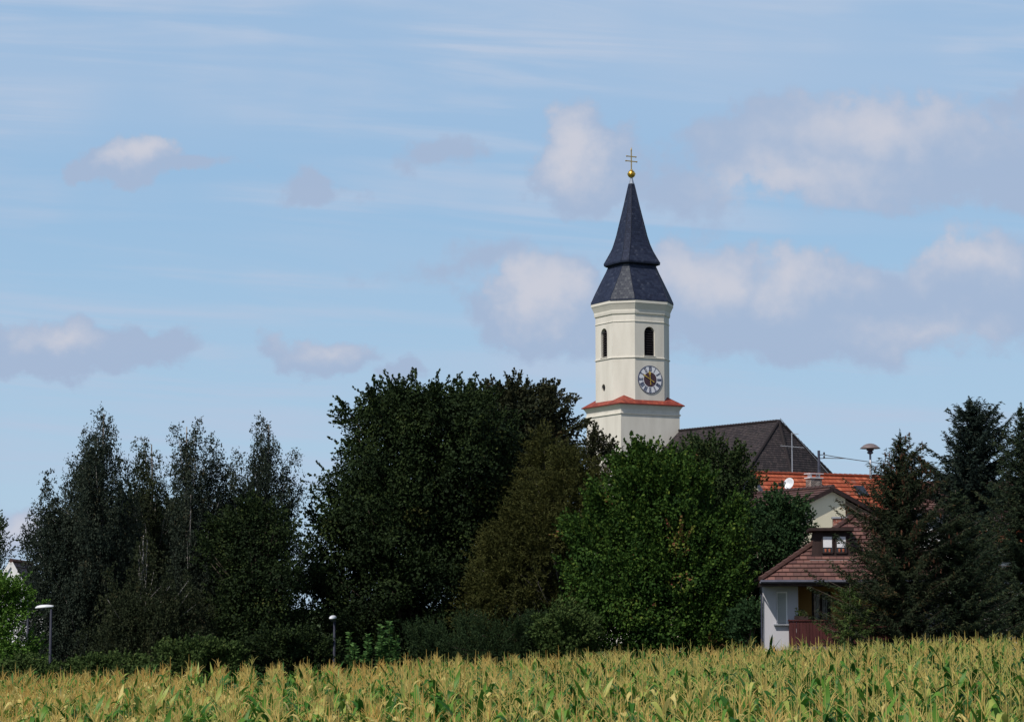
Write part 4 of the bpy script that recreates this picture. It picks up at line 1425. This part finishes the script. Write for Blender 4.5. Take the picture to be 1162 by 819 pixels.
# lower weeping bushes and darker undergrowth in front of and behind the birches
weeping('birch_tree', 'low dark olive weeping birch in front of the two middle birches', 'birch', 106,
          [(600, 148, 178), (625, 128, 205), (660, 105, 225), (710, 96, 235), (765, 92, 238)], 'leaf_birch_olive', clumps=330, per=16, stem=165, r0=.12, leaders=4)
broadleaf('deciduous_tree', 'dark bushy tree filling the space between the fourth birch and the big dark tree', 'tree', 108,
          [(575, 272, 308), (600, 244, 340), (650, 226, 356), (710, 222, 355), (765, 222, 360)], 'leaf_beech', clumps=230, per=300, stem=288, r0=.12)
broadleaf('deciduous_tree', 'dark tree at the left edge behind the white gable', 'tree', 146,
          [(592, -40, 0), (605, -48, 12), (640, -60, 14), (690, -60, 14), (760, -60, 14)], 'leaf_maple_dark', clumps=150, per=300, stem=-20)

# --- the big dark trees in the middle
broadleaf('deciduous_tree', 'largest dark green broadleaf tree in the middle, behind the round-headed lamp', 'tree', 116,
          [(442, 470, 520), (448, 408, 560), (462, 392, 575), (482, 384, 590), (520, 372, 600), (545, 352, 605), (590, 334, 605), (640, 322, 600), (690, 325, 590), (750, 330, 590)],
          'leaf_beech', amp=.24, clumps=820, per=420, rc=(.6, 1.15), stem=465, r0=.4, lim=140, leaf=(.165, .105))
broadleaf('deciduous_tree', 'dark tree whose rounded top is the highest of the trees, left of the tower', 'tree', 124,
          [(434, 560, 596), (442, 545, 620), (454, 535, 640), (468, 530, 652), (490, 530, 662), (540, 530, 668), (600, 530, 668), (690, 530, 660), (750, 535, 655)],
          'leaf_beech_brown', amp=.28, clumps=560, per=400, rc=(.6, 1.15), stem=598, r0=.35, lim=110, leaf=(.165, .105))
broadleaf('larch_tree', 'brownish olive larch with feathery twigs between the dark trees and the green maple', 'larch', 111,
        [(518, 640, 656), (540, 618, 668), (575, 590, 678), (610, 560, 684), (645, 538, 686), (680, 526, 688), (720, 526, 688), (750, 528, 688)],
        'leaf_larch', 'pale_bark', clumps=420, per=240, rc=(.4, .8), leaf=(.19, .042), stem=648, sprigs=3.4, lift=.25, hang=.15, sprig_len=(.4, 1.2), r0=.12, lim=150, amp=.3, gap=.3, plumes=12, plume_h=1.2)
broadleaf('larch_tree', 'thinner brownish larch with pale stem reaching up before the second dark tree', 'larch', 114,
        [(500, 612, 622), (530, 602, 634), (570, 582, 650), (620, 562, 664), (680, 550, 676), (745, 545, 676)],
        'leaf_larch', 'pale_bark', clumps=150, per=160, rc=(.35, .7), leaf=(.19, .04), stem=617, sprigs=3.2, lift=.3, hang=.1, sprig_len=(.4, 1.2), r0=.10, lim=60, amp=.3, plumes=5)
broadleaf('deciduous_tree', 'airy young tree with loose twigs in front of the foot of the tower', 'tree', 114,
          [(498, 668, 676), (512, 660, 690), (540, 655, 705), (590, 650, 712), (660, 650, 712), (740, 650, 712)], 'leaf_beech_brown', 'pale_bark', clumps=110, per=150, rc=(.35, .7), stem=675, sprigs=1.6, leaf=(.12, .075), r0=.12, lift=.9)

# --- the green maple and its neighbours
broadleaf('maple_tree', 'large fresh green maple with reddish tips in front of the tower and the house', 'maple', 99,
          [(514, 728, 742), (528, 712, 758), (540, 702, 786), (556, 686, 812), (575, 668, 828), (605, 654, 842), (650, 646, 854), (690, 644, 860), (720, 648, 858), (748, 656, 852)],
          'leaf_maple', clumps=640, per=330, rc=(.45, .95), leaf=(.13, .10), stem=752, r0=.28, lim=120, sprigs=1.9, lift=1.0, sprig_len=(.4, 1.2), redtips=.03, amp=.26, plumes=22)
broadleaf('deciduous_tree', 'olive green tree crown showing between the maple and the church roof', 'tree', 107,
          [(508, 790, 810), (520, 775, 842), (545, 770, 854), (590, 770, 858), (650, 775, 855), (740, 780, 850)], 'leaf_maple_dark', clumps=260, per=300, stem=812, sprigs=1.3, lift=.8)
broadleaf('deciduous_tree', 'rounded mid-green tree left of the cream gable', 'tree', 103,
          [(572, 872, 898), (585, 858, 910), (600, 850, 920), (620, 846, 920), (645, 850, 905), (680, 850, 890), (750, 845, 872)], 'leaf_round', clumps=260, per=320, rc=(.4, .8), stem=868, sprigs=1.2)

# --- spruces on the right
SG = 'conifers on the right'
conifer('spruce_tree', 'spruce with brown cones and dead twigs overlapping the front house', 'spruce', 89,
        [(495, 1022, 1029), (520, 1010, 1046), (550, 992, 1062), (590, 970, 1072), (630, 957, 1080), (670, 940, 1088), (715, 930, 1092), (745, 930, 1092)],
        'leaf_spruce_brown', whorl=.30, nb=11, stem=1025, cones=.5, ragged=.5, group=SG, twig=.42)
conifer('fir_tree', 'tallest and darkest blue-green fir at the right with upswept branches', 'fir', 105,
        [(455, 1103, 1108), (475, 1085, 1126), (505, 1070, 1142), (540, 1056, 1155), (580, 1048, 1160), (630, 1044, 1166), (740, 1044, 1166)],
        'leaf_fir', whorl=.42, nb=10, droop=.0, upturn=.35, stem=1105, ragged=.6, group=SG, twig=.5, need=(.2, .05))
conifer('spruce_tree', 'spruce cut by the right edge of the photo', 'spruce', 97,
        [(462, 1162, 1167), (485, 1150, 1180), (520, 1136, 1196), (570, 1122, 1212), (630, 1110, 1226), (745, 1098, 1240)],
        'leaf_spruce', whorl=.34, nb=10, stem=1164, ragged=.45, group=SG, twig=.42)
conifer('spruce_tree', 'lower dark spruce with slender pale leader between fir and edge spruce', 'spruce', 90,
        [(556, 1084, 1089), (590, 1066, 1108), (630, 1052, 1130), (680, 1040, 1145), (745, 1030, 1155)],
        'leaf_spruce', whorl=.28, nb=11, stem=1087, ragged=.35, group=SG, twig=.38, leader=1.5)
conifer('spruce_tree', 'young lighter green spruce at the foot of the balcony', 'spruce', 88,
        [(662, 958, 966), (680, 948, 978), (705, 938, 990), (745, 930, 996)],
        'leaf_bush', whorl=.3, nb=8, stem=965, ragged=.4, group=SG, twig=.34, dens=.8)

# --- shrubs along the field edge
broadleaf('shrub', 'bright yellow-green shrub at the left edge below the white gable', 'shrub', 101,
          [(664, -10, 14), (675, -26, 28), (700, -40, 34), (730, -45, 36), (775, -45, 36)], 'leaf_bright', clumps=130, per=300, rc=(.35, .7), stem=-4, r0=.06, lim=30)
broadleaf('shrub', 'wide low green bush right of the left street lamp', 'shrub', 95,
          [(750, 110, 160), (756, 80, 185), (762, 66, 196), (778, 62, 200)], 'leaf_bush', clumps=120, per=200, rc=(.2, .34), sprig_len=(.2, .5), stem=128, r0=.04, lim=30, sprigs=1.4)
broadleaf('shrub', 'small yellowish bush behind the field left of the middle', 'shrub', 95,
          [(746, 196, 240), (754, 185, 262), (765, 182, 270)], 'leaf_bush', clumps=60, per=240, rc=(.25, .45), stem=222, r0=.03, lim=20, sprigs=2.2, lift=1.2)
broadleaf('shrub', 'low dark bush at the far left edge of the field', 'shrub', 96,
          [(762, -20, 40), (768, -40, 66), (785, -40, 70)], 'leaf_bush', clumps=70, per=220, rc=(.25, .45), stem=10, r0=.03, lim=20)
broadleaf('shrub', 'long grey-green willow scrub under the big dark trees', 'shrub', 98,
          [(716, 505, 640), (722, 470, 660), (735, 455, 672), (760, 450, 680)], 'leaf_willow', clumps=260, per=220, rc=(.25, .5), leaf=(.12, .03), stem=560, r0=.03, lim=40, sprigs=2.0, lift=1.4, depth=.25)
broadleaf('shrub', 'dark scrub at the foot of the big tree left of the round-headed lamp', 'shrub', 100,
          [(728, 300, 350), (740, 275, 375), (765, 270, 395)], 'leaf_beech', clumps=110, per=240, rc=(.3, .5), stem=325, r0=.03, lim=30, sprigs=1.5, depth=.4)
broadleaf('shrub', 'green scrub at the left foot of the maple', 'shrub', 96,
          [(700, 630, 650), (715, 620, 664), (750, 612, 680)], 'leaf_bush', clumps=80, per=240, rc=(.25, .5), stem=645, r0=.03, lim=20, sprigs=1.6, depth=.6)
broadleaf('shrub', 'dark scrub between the maple and the white wall', 'shrub', 95,
          [(700, 846, 862), (720, 838, 866), (755, 834, 868)], 'leaf_round', clumps=50, per=220, rc=(.25, .45), stem=852, r0=.03, lim=20)


def tall_weed(px, top, Y, label):
    p = at(px, top, Y); g = gz(p.x); h = p.z - g
    root = thing('tall_plant', label, 'plant', (p.x, Y, g), 0, 'tall leafy stems beside the round-headed lamp')
    st = MB(); Cs = []; Ds = []; To = []
    for s in range(3):
        ox, oy = rnd.uniform(-.25, .25), rnd.uniform(-.2, .2); hh_ = h * (1 if s == 0 else rnd.uniform(.72, .9))
        if s == 0: ox = 0
        tip = np.array([ox * 1.3, oy, hh_])
        st.tube([(ox, oy, 0), tuple(tip)], [.02, .008], 5)
        z = hh_ * .35
        while z < hh_:
            for k in range(4):
                a = rng.uniform(0, 6.28); l_ = .26 * (1.1 - .5 * z / hh_)
                d = np.array([math.cos(a), math.sin(a), rng.uniform(-.1, .5)])
                Cs.append(np.array([ox * (1 + .3 * z / hh_), oy, z]) + d * l_ * .5); Ds.append(d); To.append(.25 + .65 * (z / hh_) ** 3 + rng.normal() * .1)
            z += .075
    st.build('stem', 'corn_stalk', root)
    leaf_object('foliage', 'leaf_stem', root, np.array(Cs), np.array(Ds), .27, .10, np.array(To))


for (px, top, Y, lb) in ((397, 718, 94.5, 'leftmost of the tall leafy plants right of the round-headed lamp'), (418, 719, 94, 'second tall leafy plant from the round-headed lamp'),
                     (432, 708, 95, 'third tall leafy plant from the round-headed lamp, pale at its tip'), (442, 704, 94.6, 'tallest of the leafy plants right of the round-headed lamp'),
                     (450, 722, 94.2, 'rightmost low leafy plant of the row beside the round-headed lamp')):
    tall_weed(px, top, Y, lb)

# plants in the flower box
m_ = 160
leaf_object('plants', 'leaf_bush', fbx, np.stack([rng.uniform(-.25, .25, m_), rng.normal(0, .05, m_), .14 + rng.uniform(0, .22, m_)], 1), rng.normal(size=(m_, 3)) + [0, 0, .8], .08, .04, rng.uniform(0, 1, m_))


# ------------------------------------------------------------------ maize
def corn_variant(rg, lod):
    """returns (verts, quads, material index, tone) for stalk 0, leaves 1, tassel 2"""
    V, Q, Mi, To = [], [], [], []

    def ribbon(path, widths, side, mi, tones, fold=0.0):
        n = len(path)
        b = len(V)
        if fold:
            for p, w_, s in zip(path, widths, side):
                up = np.array([0, 0, fold * w_])
                V.extend([p - s * w_ + up, p, p + s * w_ + up])
            for i in range(n - 1):
                for k in (0, 1):
                    Q.append((b + 3 * i + k, b + 3 * i + k + 1, b + 3 * i + k + 4, b + 3 * i + k + 3)); Mi.append(mi); To.append(tones)
        else:
            for p, w_, s in zip(path, widths, side):
                V.extend([p - s * w_, p + s * w_])
            for i in range(n - 1):
                Q.append((b + 2 * i, b + 2 * i + 1, b + 2 * i + 3, b + 2 * i + 2)); Mi.append(mi); To.append(tones)

    H = rg.uniform(1.78, 2.12)
    lean = rg.normal(size=2) * .04
    ax = lambda z: np.array([lean[0] * z, lean[1] * z, z])
    # stalk: square tube
    for i, (z0, z1, r) in enumerate(((0, H * .5, .014), (H * .5, H, .010))):
        b = len(V)
        for z, rr2 in ((z0, r), (z1, r * .75)):
            for a in range(3): V.append(ax(z) + rr2 * np.array([math.cos(a * 2.094), math.sin(a * 2.094), 0]))
        for a in range(3):
            Q.append((b + a, b + (a + 1) % 3, b + 3 + (a + 1) % 3, b + 3 + a)); Mi.append(0); To.append(rg.uniform(0, 1))
    nl = 14 if lod == 0 else 9
    pl_a = rg.uniform(0, 6.28)
    dry = rg.uniform(0, 1)
    for k in range(nl):
        f = (k + 1) / nl
        z = H * (.25 + .76 * f) if lod == 0 else H * (.45 + .53 * f)
        a = pl_a + math.pi * k + rg.normal() * .35
        d = np.array([math.cos(a), math.sin(a), 0]); s = np.array([-math.sin(a), math.cos(a), 0])
        ln = (1.0 - .32 * f ** 3) * rg.uniform(.8, 1.15)
        rise = rg.uniform(.55, 1.15) * (.78 + .62 * f); segs = 5 if lod == 0 else 3
        path, wds, sds = [], [], []
        tw = rg.normal() * .6
        dro = rg.uniform(1.0, 1.75) if rg.uniform() < .88 else rg.uniform(.2, .5)
        for i in range(segs + 1):
            t_ = i / segs
            path.append(ax(z) + d * ln * (t_ * (.85 - .15 * rise * t_)) * .8 + np.array([0, 0, ln * (rise * t_ - dro * t_ ** 2.2) * .75]))
            wds.append((.060 * (1 - t_ ** 2.4) * (.55 + .45 * min(1, t_ * 4)) + .002) * (1.05 if lod == 0 else .95))
            sds.append(s * math.cos(tw * t_) + np.array([0, 0, 1]) * math.sin(tw * t_))
        tone = np.clip(rg.normal(.38, .22) + (.22 if dry > .75 else 0) + (.45 if rg.uniform() < .07 else 0) + .10 * f, 0, 1)
        ribbon(path, wds, sds, 1, tone, .28 if lod == 0 else 0)
    # tassel
    tz = ax(H)
    nt = rg.integers(3, 8) if lod == 0 else rg.integers(3, 5)
    tt = np.clip(rg.normal(.5, .25), 0, 1)
    wt = .0068 if lod == 0 else .0085
    spike = rg.uniform(.36, .56)
    for ss in (np.array([1, 0, 0]), np.array([0, 1, 0])):
        ribbon([tz - [0, 0, .12], tz + [0, 0, spike * .5], tz + [0, 0, spike]], [wt, wt * 1.1, wt * .4], [ss] * 3, 2, tt)
    for k in range(nt):
        a = rg.uniform(0, 6.28); ln = rg.uniform(.22, .42); sp_ = rg.uniform(.25, .8)
        d = np.array([math.cos(a) * sp_, math.sin(a) * sp_, 1.0]); d /= np.linalg.norm(d)
        o_ = tz + np.array([0, 0, rg.uniform(0, .12)])
        e1 = o_ + d * ln * .6; e2 = e1 + (d * .7 + np.array([math.cos(a), math.sin(a), -.25]) * .4) * ln * .4
        sd = np.array([-math.sin(a), math.cos(a), 0]) if k % 2 else np.cross(d, [-math.sin(a), math.cos(a), 0])
        ribbon([o_, e1, e2], [wt, wt * .95, wt * .35], [sd] * 3, 2, np.clip(tt + rg.normal() * .15, 0, 1))
    return np.array(V, np.float32), np.array(Q, np.int32), np.array(Mi, np.int32), np.array(To, np.float32)


def poly_object(name, V, Q, To, Mi=None, mats=()):
    me = bpy.data.meshes.new(name)
    me.vertices.add(len(V)); me.vertices.foreach_set('co', np.ascontiguousarray(V, np.float32).reshape(-1))
    me.loops.add(4 * len(Q)); me.loops.foreach_set('vertex_index', np.ascontiguousarray(Q, np.int32).reshape(-1))
    me.polygons.add(len(Q)); me.polygons.foreach_set('loop_start', np.arange(0, 4 * len(Q), 4, dtype=np.int32))
    if Mi is not None: me.polygons.foreach_set('material_index', np.ascontiguousarray(Mi, np.int32))
    a = me.attributes.new('tone', 'FLOAT', 'FACE'); a.data.foreach_set('value', np.ascontiguousarray(To, np.float32))
    for mm in mats: me.materials.append(MATS[mm])
    me.update(calc_edges=True)
    return me


near = [corn_variant(np.random.default_rng(100 + i), 0) for i in range(16)]
far = [corn_variant(np.random.default_rng(300 + i), 1) for i in range(16)]
plants = []
ROW, STEP = .95, .20
row_ang = R(6)
for i in range(-60, 61):
    for j in range(int(28 / STEP), int(86 / STEP)):
        lx = i * ROW + rnd.gauss(0, .11); ly = j * STEP + rnd.uniform(-.05, .05)
        x = lx * math.cos(row_ang) - ly * math.sin(row_ang) + 4.0
        x += .38 * mnoise.noise(Vector((ly * .11, i * .35, 3.3)))
        y = lx * math.sin(row_ang) + ly * math.cos(row_ang)
        if y < 29 or y > 84.5 + .8 * math.sin(x * .4): continue
        if abs(x) > .2235 * y + 1.3: continue
        if rnd.random() < .06: continue
        nzv = mnoise.noise(Vector((x * .35, y * .2, 0)))
        if nzv > .22 and rnd.random() < .5: continue
        sc = 1.0 + .07 * mnoise.noise(Vector((x * .25, y * .25, 5))) + rnd.gauss(0, .05)
        plants.append((x, y, rnd.uniform(0, 6.28), sc, rnd.randrange(16)))


def in_frame(x, y):
    z = gz(x) + 2.15 - EYE
    cy_, sy_ = math.cos(PITCH), math.sin(PITCH)
    dep = y * cy_ + z * sy_; up = z * cy_ - y * sy_
    px = CX + F * x / dep; py = CY - F * up / dep
    return 0 < px < 1162 and py < 812


shown = sorted((p for p in plants if in_frame(p[0], p[1])), key=lambda p: math.hypot(p[0], p[1]))[:300]
ids = set(id(p) for p in shown)
rest = [p for p in plants if id(p) not in ids]
CV, CQ, CM, CT = [], [], [], []
vo = 0
for lod, pool, sel in ((0, near, [p for p in rest if p[1] < 56]), (1, far, [p for p in rest if p[1] >= 56])):
    for k in range(16):
        V, Q, Mi, To = pool[k]
        S = [p for p in sel if p[4] == k]
        if not S: continue
        P = np.array([(p[0], p[1], gz(p[0]), p[2], p[3]) for p in S])
        c, s = np.cos(P[:, 3]), np.sin(P[:, 3])
        X = V[None, :, 0] * c[:, None] - V[None, :, 1] * s[:, None] + P[:, 0, None]
        Yv = V[None, :, 0] * s[:, None] + V[None, :, 1] * c[:, None] + P[:, 1, None]
        Zv = V[None, :, 2] * P[:, 4, None] + P[:, 2, None]
        CV.append(np.stack([X, Yv, Zv], 2).reshape(-1, 3))
        CQ.append((Q[None] + (np.arange(len(S)) * len(V))[:, None, None]).reshape(-1, 4) + vo)
        vo += len(S) * len(V)
        CM.append(np.tile(Mi, len(S)))
        # ripening goes from the golden left to the greener right
        shift = np.clip(-P[:, 0] * .014, -.14, .18) + rng.normal(0, .10, len(S)) + np.array([.22 * mnoise.noise(Vector((p[0] * .3, p[1] * .12, 9))) for p in S])
        CT.append(np.clip(To[None] + np.where(Mi[None] == 1, shift[:, None], shift[:, None] * 1.6), 0, 1).reshape(-1))
me = poly_object('maize_field', np.concatenate(CV), np.concatenate(CQ), np.concatenate(CT), np.concatenate(CM), ('corn_stalk', 'corn_leaf', 'corn_tassel'))
mf = bpy.data.objects.new('maize_field', me); COL.objects.link(mf)
tag(mf, 'ripening maize field with green leaves and golden tassels filling the foreground', 'maize field', kind='stuff')
# the nearest plants one by one
partm = []
for k in range(16):
    V, Q, Mi, To = near[k]; row = []
    for mi, nm, mt in ((0, 'stalk', 'corn_stalk'), (1, 'foliage', 'corn_leaf'), (2, 'tassel', 'corn_tassel')):
        q = Q[Mi == mi]; used, inv = np.unique(q, return_inverse=True)
        row.append((nm, poly_object(nm, V[used], inv.reshape(q.shape), np.clip(To[Mi == mi] - (.12 if mi else 0), 0, 1), None, (mt,))))
    partm.append(row)
for (x, y, rz, sc, k) in shown:
    root = thing('maize_plant', 'tall maize plant with golden tassel in the nearest rows along the bottom of the photo', 'maize plant', (x, y, gz(x)), rz, 'maize plants in the nearest rows')
    root.scale = (1, 1, sc)
    for nm, me_ in partm[k]:
        ob = bpy.data.objects.new(nm, me_); COL.objects.link(ob); ob.parent = root

# rough grass along the far edge of the field
n = 26000
gx_ = rng.uniform(-25, 25, n); gy_ = rng.uniform(85.5, 99, n)
gzv = 1.5 * np.tanh(.04 * gx_ / 1.5)
hgt = rng.uniform(.2, .75, n)
go = leaf_object('grass', 'grass_blade', None, np.stack([gx_, gy_, gzv + hgt / 2], 1), np.stack([rng.normal(0, .2, n), rng.normal(0, .2, n), np.ones(n)], 1), hgt, .03, rng.uniform(0, 1, n))
tag(go, 'rough tall grass along the far edge of the maize field', 'grass', kind='stuff')
